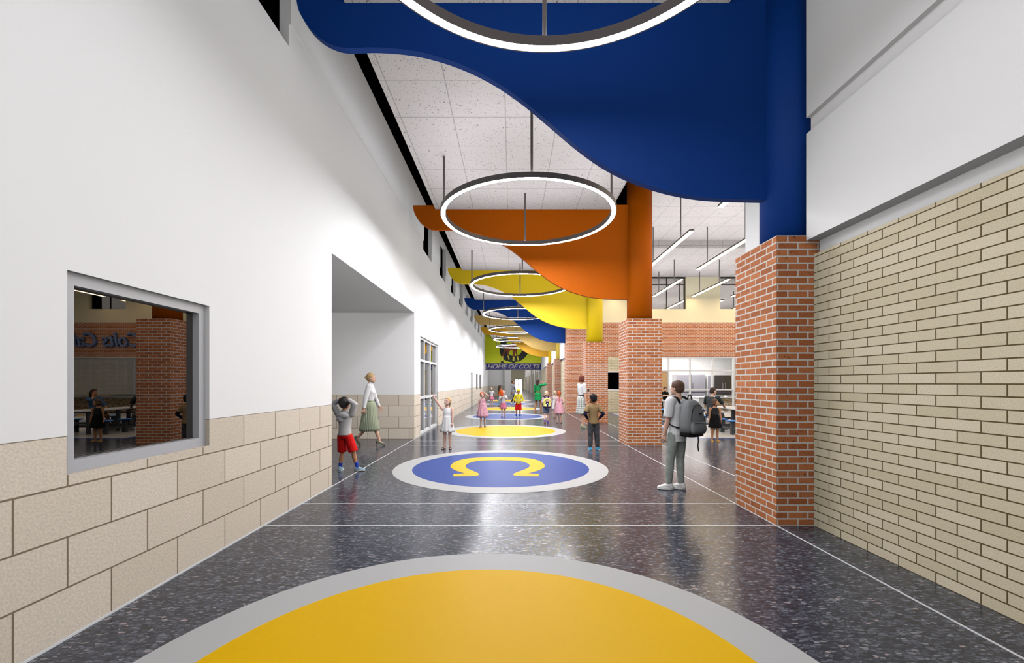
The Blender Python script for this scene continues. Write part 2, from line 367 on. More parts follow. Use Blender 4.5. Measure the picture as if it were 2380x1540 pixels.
struct('trim_4', G().cyl((15.0, 19.6), .75, .002, .004), GOLD, 'yellow round inlay in the cafeteria floor')

# ---------------------------------------------------------------- brick pillars with painted columns
ORD = ['nearest, in front at the right under the blue column', 'second from the camera, under the orange column', 'third, under the bright yellow column', '', 'fourth, beyond the cafeteria under the pale yellow column', 'farthest, under the deep yellow column']
CCOL = [BLUE, ORANGE, YEL, None, YEL2, YEL3]
LBL = ['red brick pillar nearest the camera, carrying the blue column', 'red brick pillar carrying the orange column, second from the camera', 'red brick pillar carrying the bright yellow column, third from the camera', '',
       'brick pillar past the cafeteria wall carrying the pale yellow column', 'farthest brick pillar, narrow in view, carrying a yellow column']
for k in range(6):
    if k == 3: continue
    y = 4.53 + 5.82 * k
    p = obj('brick_pillar', G().box((2.79, y, 0), (3.62, y + .83, 3.054)), RED)
    tag(p, LBL[k], 'pillar', 'brick pillars along the right of the corridor'); p['kind'] = 'thing'
    c = obj('painted_column', G().cyl((3.2, y + .415), .305, 3.054, 6.894, 48), CCOL[k], p)
    for f in c.data.polygons: f.use_smooth = abs(f.normal.z) < .5
# ---------------------------------------------------------------- curved hanging fins
lower = [(958.8, 475.2), (960.5, 487), (964.2, 497.5), (974.7, 513), (989.6, 525.5), (1010.5, 532.7), (1043, 532.2), (1079, 535), (1109, 541.5), (1139, 552), (1169, 567), (1198.7, 587), (1228.6, 611.7), (1258.4, 637), (1288, 658), (1318, 673), (1348, 683.4), (1378, 690), (1408, 693.3), (1461.5, 694.8)]
lw = [((x - 1189) * .01068, 1.5 + (890 - y) * .01068) for x, y in lower]
def crom(P, n=6, closed=False):
    out = []; N = len(P)
    for i in range(N if closed else N - 1):
        a, b, c, d = (P[(i + j) % N] if closed else P[min(max(i + j, 0), N - 1)] for j in (-1, 0, 1, 2))
        for k in range(n):
            t = k / n
            out.append(tuple(.5 * (2 * b[q] + (c[q] - a[q]) * t + (2 * a[q] - 5 * b[q] + 4 * c[q] - d[q]) * t * t + (3 * b[q] - a[q] - 3 * c[q] + d[q]) * t ** 3) for q in range(len(b))))
    if not closed: out.append(P[-1])
    return out
prof = crom(lw); prof[-1] = (2.9, prof[-1][1])
FC = [('dark blue curved ceiling fin nearest the camera, sweeping overhead', BLUE), ('burnt orange curved ceiling fin, second in the row', ORANGE), ('bright yellow curved ceiling fin, third in the row', YEL),
      ('blue curved ceiling fin ending at the brick wall, fourth in the row', BLUE), ('tan curved ceiling fin, fifth in the row', TAN), ('golden curved ceiling fin in front of the mural, farthest of the row', GOLD)]
for k, (l, m_) in enumerate(FC):
    y = 4.9 + 5.82 * k; pr = list(prof)
    if k == 3: pr = [p for p in prof if p[0] < 2.78] + [(2.785, prof[-1][1])]
    pr = pr + [(pr[-1][0], 5.94)]
    f = obj('ceiling_fin', G().prism(pr, 'y', y, y + .085), m_)
    tag(f, l, 'ceiling fin', 'curved hanging ceiling fins')

# ---------------------------------------------------------------- ring lights
RL = ['white ring light overhead nearest the camera, cut by the top of the view', 'large ring light hanging before the orange fin', 'ring light hanging before the yellow fin', 'ring light hanging before the farther blue fin',
      'small ring light hanging before the tan fin', 'ring light hanging before the golden fin, second farthest', 'farthest small ring light, in front of the horse mural']
def ring_parts(root):
    n = 96; R0, R1 = 1.55, 1.65; zb, zt = 0, .085
    def ring(r, z): return [(r * cos(2 * pi * i / n), r * sin(2 * pi * i / n), z) for i in range(n)]
    g = G(); prf = [(R0 + .012, zb), (R0, zb), (R0, zt), (R1, zt), (R1, zb), (R1 - .012, zb), (R1 - .012, zb + .01), (R0 + .012, zb + .01)]
    rs = [ring(r, z) for r, z in prf]; g.loft(rs + [rs[0]], caps=False)
    obj('housing', g, HOUS, root)
    d = [ring(R0 + .012, .004), ring(R1 - .012, .004), ring(R1 - .012, .0095), ring(R0 + .012, .0095)]
    obj('diffuser', G().loft(d + [d[0]], caps=False), E_RING, root)
    d = [ring(R0 + .02, zt + .0005), ring(R1 - .02, zt + .0005), ring(R1 - .02, zt + .004), ring(R0 + .02, zt + .004)]
    obj('added_fill_strip', G().loft(d + [d[0]], caps=False), E_FILL, root)  # glowing strip added atop the housing to brighten ceiling and upper walls
    for a in range(4):
        x, y = 1.6 * cos(a * pi / 2), 1.6 * sin(a * pi / 2)
        obj('rod', G().cyl((x, y), .021, .085, 5.826 - 4.645, 12), HOUS, root)
rings = []
for k in range(7):
    loc = (.31, 2.45 + 5.77 * k, 4.645)
    if k == 0:
        r0 = thing('ring_light', RL[0], 'ceiling light', loc, group='ring lights along the corridor'); ring_parts(r0); kids = list(r0.children)
    else:
        r = r0.copy(); C.objects.link(r); r.location = loc; r['label'] = RL[k]
        for c_ in kids:
            d = c_.copy(); C.objects.link(d); d.parent = r
# the nearest ring is dimmed lower than the rest
for c_ in r0.children:
    if c_.name.startswith('diffuser'): c_.data = c_.data.copy(); c_.data.materials[0] = E_RING0
# linear pendants in the cafeteria
def pendant_parts(root, L, zc):
    g = G(); g.box((-.06, 0, .012), (.06, L, .07)); obj('housing', g, HOUS, root)
    obj('diffuser', G().box((-.055, .01, 0), (.055, L - .01, .012)), E_PEND, root)
    obj('added_fill_strip', G().box((-.03, .05, .0701), (.03, L - .05, .074)), E_FILL, root)  # same added glow on the pendant's top, lifting the cafeteria ceiling
    for y in (.83, L - .8): obj('rod', G().cyl((0, y), .02, .07, zc - 5.83, 10), HOUS, root)
PR = [(6.45, 4.18, 7.17, 'front'), (12.27, 4.18, 7.17, 'middle'), (18.0, 3.6, 6.895, 'back')]
col_l = ['nearest the pillars', 'second from the pillars', 'third from the pillars', 'fourth from the pillars', 'fifth from the pillars', 'farthest from the pillars']
for (y, L, zc, rn) in PR:
    first = None
    for i in range(6):
        loc = (5.15 + 1.97 * i, y, 5.83); lb = 'glowing linear pendant light in the %s cafeteria row, %s' % (rn, col_l[i])
        if first is None:
            first = thing('pendant_light', lb, 'ceiling light', loc, group='linear pendant lights in the cafeteria'); pendant_parts(first, L, zc); kids = list(first.children)
        else:
            r = first.copy(); C.objects.link(r); r.location = loc; r['label'] = lb
            for c_ in kids:
                d = c_.copy(); C.objects.link(d); d.parent = r
for i, x in enumerate((7.5, 11.0)):
    o = obj('ceiling_panel', G().box((x - 1.4, 23.2, 3.36), (x + 1.4, 26.2, 3.4)), E_KIT)
    tag(o, 'bright flat ceiling panel light in the kitchen, %s' % ('behind the glazing left part', 'behind the glazing right part')[i], 'ceiling light', 'kitchen ceiling panels')
for i, y in enumerate((54, 66, 78, 92)):
    o = obj('ceiling_panel', G().box((.9, y, 4.96), (2.2, y + 5, 5.0)), E_FAR)
    tag(o, 'ceiling panel light over the far corridor, %s past the mural opening' % ('first', 'second', 'third', 'fourth')[i], 'ceiling light', 'far corridor ceiling panels')

# ---------------------------------------------------------------- floor medallions
MG = mat('grey_medallion', (182, 181, 180), .42, spec=.1); MY = mat('yellow_medallion', (226, 176, 0), .42, spec=.08); MB_ = mat('blue_medallion', (48, 74, 146), .4, spec=.1)
MLB = ['large yellow floor circle with grey ring, nearest the camera', 'blue floor circle with yellow horseshoe and grey ring', 'yellow floor circle just past the horseshoe circle', 'blue floor circle under the boy in yellow jacket',
       'yellow floor circle behind the boy in yellow jacket', 'small distant blue floor circle, farthest of the blue ones', 'farthest yellow floor circle before the mural opening']
def disc(r0, r1, z0, z1, n=128):
    def ring(r, z): return [(r * cos(2 * pi * i / n), r * sin(2 * pi * i / n), z) for i in range(n)]
    rs = [ring(r0, z0), ring(r1, z0), ring(r1, z1), ring(r0, z1)]
    return G().loft(rs + [rs[0]], caps=False)
for k in range(7):
    t_ = thing('floor_medallion', MLB[k], 'floor circle', (-.19, 1.9 + 5.84 * k, 0), group='round inlaid circles down the corridor floor')
    obj('outer_ring', disc(1.56, 1.885, 0, .003), MG, t_)
    obj('inner_disc', G().cyl((0, 0), 1.56, 0, .003, 128), (MY, MB_)[k % 2], t_)
    if k == 1:
        # horseshoe, traced in plan: outer then inner
        o_ = [(738, 440), (745, 430), (850, 425), (770, 400), (722, 375), (710, 355), (735, 325), (800, 295), (900, 275), (1050, 266), (1190, 265)]
        i_ = [(1190, 294), (1050, 297), (960, 305), (890, 325), (858, 350), (875, 375), (930, 400), (985, 425), (990, 440), (960, 450), (880, 454), (738, 455)]
        def fl(p):
            px = 880 + p[0] / 4.25; py = 1000 + p[1] / 4.25; dd = 1500 / (py - 890); return ((px - 1189) * dd / 1000, dd)
        h = [fl(p) for p in o_]; i2 = [fl(p) for p in i_]
        cx = h[-1][0]
        left = h[:3] + crom(h[2:], 4)[1:]; inn = crom(i2[:-1], 4) + [i2[-1]]
        half = left[:-1] + [h[-1]]; halfi = inn
        poly = half + [(2 * cx - x, y) for x, y in reversed(half[:-1])]
        mir = [(2 * cx - x, y) for x, y in halfi[1:]]
        poly = poly + list(reversed(mir)) + halfi
        poly = [(x + .19, y - 7.74) for x, y in poly]
        obj('horseshoe', G().prism(poly, 'z', .003, .005), MY, t_)

# ---------------------------------------------------------------- mural and sign
def text(name, s, width, height, loc, m_, parent, ext=.01, shear=0, off=0.0):
    cu = bpy.data.curves.new(name, 'FONT'); cu.body = s; cu.extrude = ext; cu.shear = shear; cu.offset = 0; cu.bevel_depth = off; cu.bevel_resolution = 0; cu.materials.append(m_)
    o = bpy.data.objects.new(name, cu); C.objects.link(o); bpy.context.view_layer.update()
    dx, dy = o.dimensions[0], o.dimensions[1]
    me = bpy.data.meshes.new_from_object(o.evaluated_get(bpy.context.evaluated_depsgraph_get()))
    xs = [v.co.x for v in me.vertices]; ys = [v.co.y for v in me.vertices]
    x0, x1, y0, y1 = min(xs), max(xs), min(ys), max(ys)
    bpy.data.objects.remove(o)
    sx = width / (x1 - x0); sy = height / (y1 - y0)
    for v in me.vertices: v.co = ((v.co.x - x0) * sx, -v.co.z, (v.co.y - y0) * sy)
    o = bpy.data.objects.new(name, me); C.objects.link(o); o.location = loc; o.parent = parent
    return o
SY = YE - .05
mu = thing('mural', 'yellow-green wall mural with a brown colt inside a black horseshoe', 'mural', (0, SY, 0))
obj('backing_panel', G().box((-2.6, -.0, 3.47), (2.93, .045, 6.88)), mat('lime_yellow', (214, 222, 8), .6), mu)
def mp(p): return ((1100 + p[0] / 7 - 1189) * .0424, 1.5 + (890 - 740 - p[1] / 7) * .0424)
def mprism(pts, a, b, m_, name, par, sm=3):
    q = crom([mp(p) for p in pts], sm, True) if sm else [mp(p) for p in pts]
    return obj(name, G().prism(q, 'y', a, b), m_, par)
ink = mat('mural_black', (12, 24, 14), .6); brn = mat('colt_brown', (132, 58, 26), .6); sock = mat('mural_yellow', (226, 222, 70), .6)
mprism([(500, 292), (585, 310), (560, 350), (538, 420), (540, 500), (570, 565), (620, 600), (690, 605), (745, 588), (782, 548), (796, 490), (800, 430), (785, 360), (755, 318), (850, 292), (880, 360), (902, 440), (900, 520), (872, 590), (820, 652), (740, 695), (640, 706), (560, 695), (490, 660), (445, 590), (428, 500), (440, 400), (478, 330)], -.01, 0, ink, 'horseshoe', mu, 3)
co = mprism([(490, 500), (505, 450), (540, 430), (600, 432), (640, 408), (625, 400), (632, 385), (645, 380), (650, 360), (662, 380), (684, 378), (706, 400), (716, 430), (712, 480), (700, 508), (650, 517), (600, 512), (560, 517), (515, 517)], -.02, -.01, brn, 'colt', mu, 0)
for nm, P_, S_, H_ in (('leg', [(505, 500), (548, 508), (520, 560), (492, 600), (485, 640), (492, 690), (465, 700), (457, 690), (460, 640), (475, 590), (490, 550)], [(463, 612), (489, 612), (486, 690), (456, 692)], [(450, 693), (494, 697), (492, 722), (446, 720)]),
                   ('leg', [(560, 508), (607, 505), (590, 540), (570, 570), (572, 600), (596, 660), (596, 676), (572, 678), (555, 600), (548, 560)], [(556, 600), (572, 600), (594, 660), (576, 672)], [(570, 670), (600, 668), (602, 684), (570, 684)]),
                   ('leg', [(640, 500), (692, 500), (674, 600), (668, 690), (640, 690), (642, 600)], [(642, 618), (670, 618), (667, 692), (640, 692)], [(632, 690), (676, 692), (678, 718), (630, 718)]),
                   ('leg', [(685, 500), (714, 495), (705, 550), (726, 610), (745, 680), (722, 685), (708, 620), (690, 560)], [(708, 615), (727, 612), (744, 680), (724, 684)], [(716, 680), (752, 676), (758, 696), (718, 698)])):
    l_ = mprism(P_, -.021, -.011, brn, nm, co, 0); mprism(S_, -.024, -.0215, sock, 'sock', co, 0); mprism(H_, -.026, -.0215, ink, 'hoof', co, 0)
sg = thing('name_sign', 'dark blue sign band reading HOME OF COLTS under the mural', 'sign', (0, SY, 0))
obj('backing_panel', G().box((-2.5, -.02, 2.86), (2.9, .045, 3.42)), mat('navy_blue', (16, 18, 110), .5), sg)
obj('frame', G().box((-2.56, -.03, 3.42), (2.93, .045, 3.47)).box((-2.56, -.03, 2.79), (2.93, .045, 2.86)), HOUS, sg)
text('lettering', 'HOME OF COLTS', 5.2, .42, (-2.4, -.035, 2.93), mat('letter_grey', (196, 190, 190), .5), sg, .02, .3, .026)
cf = text('lettering', 'Colts Cafe', 3.8, .72, (13.4, FY - .08, 3.34), mat('letter_blue', (118, 138, 184), .4), None, .07, .25, .008)
tag(cf, 'blue raised letters reading Colts Cafe on the brick band, seen in the window reflection', 'sign'); cf.name = 'cafe_lettering'
# ---------------------------------------------------------------- kitchen things
gr = thing('roller_grille', 'pale horizontal-slat roller grille over the serving counter, seen in the window reflection', 'grille', (0, FY, 0))
g = G()
for i in range(38): g.box((12.82, .05, .95 + i * .05), (17.98, .07, .972 + i * .05))
obj('slats', g, WFR, gr)
g = G()
for i in range(12): g.box((12.9 + i * .45, .055, .93), (12.912 + i * .45, .065, 2.8))
obj('vertical_bars', g, WFR, gr)
obj('top_rail', G().box((12.8, 0, 2.78), (18, .2, 2.85)), WFR, gr)
def stone_mat():
    m = mat('stacked_stone', (196, 168, 126), .8); t = NT(m); v = t.n('ShaderNodeTexVoronoi', i_Scale=9.0); t.l(t.uv(sc=(1, 2.6, 1)), v.inputs['Vector'])
    s_ = t.n('ShaderNodeSeparateColor'); t.l(v.outputs['Color'], s_.inputs[0])
    t.l(t.ramp(s_.outputs[0], [(0, (150, 118, 78)), (.5, (198, 168, 122)), (1, (228, 212, 184))]), t.b.inputs['Base Color']); return m
STONE = stone_mat()
ct = thing('serving_counter', 'stone-faced serving counter with white top inside the kitchen', 'counter', (0, 22.9, 0))
obj('body', G().box((10.25, 0, 0), (17.9, .8, .7)), STONE, ct); bevel(obj('worktop', G().box((9.95, -.06, .7), (17.95, .9, .76)), WFR, ct))
obj('end_panel', G().box((9.98, 0, 0), (10.25, .8, .7)), WFR, ct)
def fridge(x0, x1, y, z1, m_, label, dark=False):
    t_ = thing('refrigerator', label, 'refrigerator', (x0, y, 0)); wd = x1 - x0
    obj('cabinet', G().box((0, .06, .1), (wd, .8, z1)), STEEL if not dark else DARKM, t_)
    for i in range(2):
        a = i * wd / 2
        dr = bevel(obj('door', G().box((a + .01, 0, .98), (a + wd / 2 - .01, .058, z1 - .02)), m_, t_), .01)
        hx = a + wd / 2 - .08 if i == 0 else a + .08
        obj('handle', G().tube([(hx, 0, 1.1), (hx, -.05, 1.12), (hx, -.05, 1.5), (hx, 0, 1.52)], .012), STEEL if dark else DARKM, dr)
        obj('drawer', G().box((a + .01, 0, .42), (a + wd / 2 - .01, .058, .93)), m_, t_)
    for za, zb in ((.93, .98), (.36, .4)): obj('trim_band', G().box((0, -.005, za), (wd, .06, zb)), mat('blue_band', (30, 32, 60), .4), t_)
    obj('plinth', G().box((.05, .1, 0), (wd - .05, .7, .1)), DARKM, t_)
fridge(10.0, 11.72, 26.0, 2.02, mat('fridge_grey', (138, 138, 148), .4, .3), 'tall grey double-door kitchen refrigerator behind the glazing')
fridge(12.35, 13.3, 26.0, 1.98, mat('black_gloss', (46, 40, 38), .06, .5), 'glossy black double-door refrigerator right of the grey one', True)
fridge(14.2, 15.8, 26.0, 2.0, MATS['fridge_grey'], 'grey refrigerator behind the roller grille')
rk = thing('tall_cabinet', 'tall white and grey kitchen cabinet between the two refrigerators', 'cabinet', (11.85, 26.0, 0))
obj('body', G().box((0, .02, .1), (.42, .7, 1.98)), WFR, rk); obj('door', G().box((.01, 0, .12), (.41, .02, 1.96)), MATS['fridge_grey'], rk); obj('plinth', G().box((.03, .05, 0), (.4, .6, .1)), DARKM, rk)
for i, (x, n_) in enumerate(((10.7, 'left'), (11.25, 'middle'), (11.8, 'right'))):
    t_ = thing('food_pan', 'shiny steel food pan on the serving counter, %s of three' % n_, 'pan', (x, 23.3, .76), group='steel pans on the serving counter')
    obj('pan', G().loft([[(sx * a, sy * b, z) for sx, sy in ((-1, -1), (1, -1), (1, 1), (-1, 1))] for a, b, z in ((.18, .13, 0), (.21, .16, .07), (.2, .15, .07), (.17, .12, .015))]), STEEL, t_)
    obj('lid_handle', G().tube([(-.05, 0, .015), (-.05, 0, .11), (.05, 0, .11), (.05, 0, .015)], .008), STEEL, t_)

# ---------------------------------------------------------------- cafeteria tables with attached stools
SEAT = mat('blue_plastic_seat', (64, 140, 220), .3); TLEG = mat('charcoal_steel', (82, 84, 86), .5, .3); TTOP = mat('grey_laminate', (206, 204, 204), .3)
def cafe_table(x, y, label):
    t_ = thing('cafeteria_table', label, 'table', (x, y, 0), group='cafeteria tables with attached stools')
    bevel(obj('tabletop', G().box((-.4, -1.32, .67), (.4, 1.32, .71)), TTOP, t_), .015)
    for yy in (-.95, 0, .95):
        obj('leg', G().box((-.3, yy - .04, 0), (-.22, yy + .04, .67)).box((.22, yy - .04, 0), (.3, yy + .04, .67)).box((-.22, yy - .03, .3), (.22, yy + .03, .36)), TLEG, t_)
    for s_ in (-1, 1):
        obj('rail', G().box((s_ * .75 - .035, -1.1, .14), (s_ * .75 + .035, 1.1, .2)), TLEG, t_)
        for yy in (-.945, -.315, .315, .945):
            st = obj('stool_leg', G().box((s_ * .75 - .05, yy - .05, 0), (s_ * .75 + .05, yy + .05, .375)), TLEG, t_)
            obj('seat', G().loft([[(s_ * .75 + r * cos(2 * pi * i / 24), yy + r * sin(2 * pi * i / 24), z) for i in range(24)] for r, z in ((.13, .375), (.165, .385), (.175, .4), (.165, .415), (.12, .42))]), SEAT, st, smooth=True)
    obj('cross_bar', G().box((-.75, -.3, .14), (.75, -.24, .2)).box((-.75, .24, .14), (.75, .3, .2)), TLEG, t_)
cafe_table(7.2, 13.5, 'long grey cafeteria table with blue round stools where the man sits')
cafe_table(10.2, 13.5, 'long grey cafeteria table with blue stools, farther from the pillars')
cafe_table(7.2, 18.9, 'long grey cafeteria table with blue stools nearest the kitchen')

# ---------------------------------------------------------------- people
BAKE = []
def blob(name, g, m, parent, vox=.006, smooth=2):
    o = obj(name, g, m, parent, uv=False, fix=False)
    r = o.modifiers.new('r', 'REMESH'); r.mode = 'VOXEL'; r.voxel_size = vox; r.use_smooth_shade = True
    if smooth: sm = o.modifiers.new('s', 'SMOOTH'); sm.factor = .5; sm.iterations = smooth
    BAKE.append(o); return o
def bake():
    dg = bpy.context.evaluated_depsgraph_get(); dg.update()
    for o in BAKE:
        me = bpy.data.meshes.new_from_object(o.evaluated_get(dg)); me.name = o.name
        o.modifiers.clear(); o.data = me
    BAKE.clear()
def ry(a): return M.Rotation(a, 4, 'Y')
def rx(a): return M.Rotation(a, 4, 'X')
def rz(a): return M.Rotation(a, 4, 'Z')
def T(*p): return M.Translation(V(p))
def lerp(a, b, t): return a + (b - a) * t
def ikj(a, b, l1, l2, pole):
    a = V(a); b = V(b); d = b - a; L = d.length
    if L > (l1 + l2) * .999: b = a + d * ((l1 + l2) * .999 / L); d = b - a; L = d.length
    n = d.normalized(); p = V(pole); p = p - n * p.dot(n)
    if p.length < 1e-5: p = n.orthogonal()
    p.normalize(); c = (l1 * l1 + L * L - l2 * l2) / (2 * L); h = math.sqrt(max(0, l1 * l1 - c * c))
    return a + n * c + p * h, b
def fabric(name, col, kind=None, col2=(255, 255, 255), sc=1.0):
    m = mat(name, col, .85, spec=.2)
    if kind and not m.get('done'):
        t = NT(m); m['done'] = 1
        if kind == 'floral':
            v = t.n('ShaderNodeTexNoise', i_Scale=34.0 * sc, i_Detail=2.0); t.l(t.uv(src='Object'), v.inputs['Vector'])
            t.l(t.ramp(v.outputs[0], [(.44, col), (.5, col2), (.6, col)]), t.b.inputs['Base Color'])
        if kind == 'plaid':
            o_ = []
            for ax, k in (('X', 5.5), ('Z', 4.5)):
                wv = t.n('ShaderNodeTexWave', bands_direction=ax, i_Scale=k * sc); wv.wave_profile = 'SIN'; t.l(t.uv(src='Object'), wv.inputs['Vector'])
                o_.append(t.ramp(wv.outputs[0], [(.86, (255, 255, 255)), (.93, (164, 168, 172))]))
            t.l(t.mix(1.0, t.mix(1.0, o_[0], o_[1], 'MULTIPLY'), lin(col), 'MULTIPLY'), t.b.inputs['Base Color'])
        if kind == 'denim':
            v = t.n('ShaderNodeTexNoise', i_Scale=14.0, i_Detail=4.0); t.l(t.uv(src='Object'), v.inputs['Vector'])
            t.l(t.ramp(v.outputs[0], [(.35, col), (.7, col2)]), t.b.inputs['Base Color'])
    return m
SK = {'fair': mat('skin_fair', (232, 184, 160), .5, spec=.3), 'tan': mat('skin_tan', (196, 140, 104), .5, spec=.3), 'brown': mat('skin_brown', (140, 86, 58), .5, spec=.3), 'rosy': mat('skin_rosy', (236, 190, 176), .5, spec=.3)}
EYEW = mat('eye_white', (236, 232, 228), .3); IRIS = mat('iris_dark', (40, 30, 26), .3); LIP = mat('lip_rose', (186, 92, 88), .5)
ELL = 20
def ering(c, a, b, Mx, n=ELL):
    return [tuple(Mx @ V((c[0] + a * cos(2 * pi * i / n), c[1] + b * sin(2 * pi * i / n), c[2]))) for i in range(n)]

class Person:
    """body proportions for one figure; everything in metres, local frame: x right hand, y forward, z up"""
    def __init__(s, label, x, y, rot, H, kid=True, skin='fair', lean=(0, 0, 0), drop=0, head=(0, 0, 0), L=None, Rr=None, legs=None, heel=0, fem=False, vox=None, curl=.35, sit=None, fat=1.0, hands=None):
        s.H = H; s.kid = kid; s.fem = fem; s.fat = fat; far = math.hypot(x, y)
        s.vox = vox or (.0048 if far < 12 else .006 if far < 20 else .0085)
        k = dict(hh=.158, sh=.785, shw=.098, hip=.485, hipw=.048, ua=.150, fa=.125, th=.225, sn=.218, ank=.042, hand=.088) if kid else \
            dict(hh=.130, sh=.822, shw=.108 if not fem else .098, hip=.515, hipw=.052, ua=.168, fa=.142, th=.238, sn=.232, ank=.045, hand=.098)
        for a in k: k[a] *= H
        s.k = k; hz = (sit if sit else k['hip'] - drop * H) + heel
        s.hz = hz; dz = hz - k['hip']; s.dz = dz
        s.T = T(0, 0, hz) @ rz(lean[2]) @ ry(lean[1]) @ rx(-lean[0]) @ T(0, 0, -k['hip'])     # upper body
        s.neck = V((0, -.004 * H, (k['sh'] + .025 * H)))
        s.TH = s.T @ T(*s.neck) @ rz(head[2]) @ ry(head[1]) @ rx(-head[0]) @ T(*(-s.neck))
        s.hc = V((0, .012 * H, H - k['hh'] * .53))           # head centre in upper-body frame
        # legs
        s.leg = []
        for i, sx in enumerate((-1, 1)):
            hp = V((sx * k['hipw'], 0, hz)); spec = (legs or [None, None])[i] or (sx * .06, 0, 0, 0)
            an = V((spec[0] * H, spec[1] * H, k['ank'] + spec[2] * H + heel)); pole = spec[4] if len(spec) > 4 else (sx * .1, 1, 0)
            kn, an = ikj(hp, an, k['th'], k['sn'], pole); s.leg.append((hp, kn, an, spec[3], spec[5] if len(spec) > 5 else 0))
        # arms
        s.arm = []
        for i, sx in enumerate((-1, 1)):
            sh = s.T @ V((sx * k['shw'], 0, k['sh'] - .008 * H)); spec = (L, Rr)[i] or dict(w=(sx * .135, .02, .505), p=(sx * .4, -1, 0))
            wt = V(spec['w']) * H; wt.z += dz if spec.get('rel', True) else 0
            el, wr = ikj(sh, wt, k['ua'], k['fa'], spec.get('p', (sx * .4, -1, -.2)))
            fd = V(spec['f']).normalized() if 'f' in spec else (wr - el).normalized()
            s.arm.append((sh, el, wr, fd, V(spec.get('n', (-sx, .2, 0))), spec.get('curl', curl), spec.get('point', False)))
        s.skin = SK[skin]; s.body(label, x, y, rot)
    def torso(s, g, e=0.0, z0=.46, z1=.83, wsc=1.0, shoulder=1.0):
        H = s.H; f = s.fat; w = 1.0
        if s.kid: pr = [(.455, .062, .056, 0), (.49, .074, .062, -.004), (.54, .072, .06, 0), (.60, .068, .056, .003), (.66, .072, .056, .003), (.72, .08, .056, 0), (.765, .084 * shoulder, .05, -.003), (.795, .066 * shoulder, .04, -.004), (.812, .036, .032, -.004)]
        elif s.fem: pr = [(.47, .075, .062, -.004), (.515, .092, .068, -.006), (.56, .086, .062, -.002), (.62, .066, .05, 0), (.68, .072, .056, .004), (.735, .08, .066, .012), (.785, .086 * shoulder, .052, 0), (.822, .07 * shoulder, .04, -.004), (.845, .034, .032, -.004)]
        else: pr = [(.47, .078, .06, 0), (.52, .086, .064, -.004), (.58, .08, .058, 0), (.64, .08, .056, .002), (.71, .092, .062, .004), (.77, .1 * shoulder, .06, 0), (.81, .088 * shoulder, .048, -.003), (.838, .05, .038, -.004)]
        def at(z):
            for a, b in zip(pr, pr[1:]):
                if z <= b[0]: t = max(0, (z - a[0]) / (b[0] - a[0])); return [lerp(a[i], b[i], t) for i in range(4)]
            return list(pr[-1])
        zs = sorted({z0, z1} | {p[0] for p in pr if z0 < p[0] < z1}); rings = []
        for z in zs:
            q = at(z); rings.append(ering((0, q[3] * H, z * H), q[1] * H * f * wsc + e, q[2] * H * f + e, s.T))
        return g.loft(rings)
    def hand(s, g, i):
        sh, el, wr, f, n, curl, point = s.arm[i]; H = s.H; hl = s.k['hand']; n = (n - f * n.dot(f)).normalized(); sd = f.cross(n) * (1 if i == 1 else -1)
        # sd points to the thumb side
        fr = max(.042 * hl * 1.18, s.vox * .95); pl = hl * .46; pw = hl * .21
        for t in (-1, -.33, .33, 1): g.rc(wr + f * hl * .06 + sd * pw * .45 * t, fr * 1.5, wr + f * pl + sd * pw * t, fr * 1.35, 8)
        for q, (t, ln) in enumerate(((1, .92), (.33, 1.0), (-.33, .95), (-1, .76))):
            c = curl + .08 * q
            if point: c = 0 if q == 0 else 1.5
            b0 = wr + f * pl + sd * pw * t * 1.12; d1 = (f * cos(c) + n * sin(c) + sd * .07 * t).normalized(); b1 = b0 + d1 * hl * .26 * ln
            d2 = (f * cos(c * 2.1) + n * sin(c * 2.1)).normalized(); b2 = b1 + d2 * hl * .26 * ln
            g.rc(b0, fr * 1.05, b1, fr, 8); g.rc(b1, fr, b2, fr * .8, 8)
        t0 = wr + f * hl * .14 + sd * pw * 1.0; t1 = t0 + (f * .7 + sd * .75 + n * .25).normalized() * hl * .24; t2 = t1 + (f * .95 + sd * .15 + n * (.3 + curl * .4)).normalized() * hl * .2
        g.rc(t0, fr * 1.4, t1, fr * 1.1, 8); g.rc(t1, fr * 1.1, t2, fr * .85, 8)
    def body(s, label, x, y, rot):
        H, k = s.H, s.k; g = G(); s.torso(g)
        r = (.034, .027, .021, .026) if s.kid else (.031, .025, .019, .026)
        ua = .026 if s.kid else .027
        hw, hd, hh = k['hh'] * .37, k['hh'] * .46, k['hh'] * .5
        # neck, head
        g.rc(s.T @ V((0, -.006 * H, k['sh'] + .01 * H)), .03 * H, s.TH @ V((0, 0, H - k['hh'] * .8)), .026 * H if not s.kid else .027 * H)
        R3 = s.TH.to_3x3(); c = s.hc
        g.ell(s.TH @ (c + V((0, -.006 * H, hh * .16))), (hw, hd * .98, hh * .86), R3); g.ell(s.TH @ (c + V((0, hd * .18, -hh * .34))), (hw * .82, hd * .74, hh * .66), R3)
        g.ell(s.TH @ (c + V((0, hd * .62, -hh * .72))), (hw * .42, hd * .26, hh * .24), R3)
        g.rc(s.TH @ (c + V((0, hd * .86, hh * .04))), hw * .1, s.TH @ (c + V((0, hd * .99, -hh * .2))), hw * .15, 8)
        for sx in (-1, 1):
            g.ell(s.TH @ (c + V((sx * hw * 1.0, -hd * .05, -hh * .08))), (hw * .14, hd * .17, hh * .2), R3, 8)
        # arms
        for i, (sh, el, wr, f, n, cu, pt) in enumerate(s.arm):
            g.rc(sh, .031 * H if s.kid else .032 * H, lerp(sh, el, .5), ua * H); g.rc(lerp(sh, el, .4), ua * H, el, .021 * H)
            g.rc(el, .0215 * H, lerp(el, wr, .35), .0225 * H); g.rc(lerp(el, wr, .3), .0225 * H, wr, .0145 * H); s.hand(g, i)
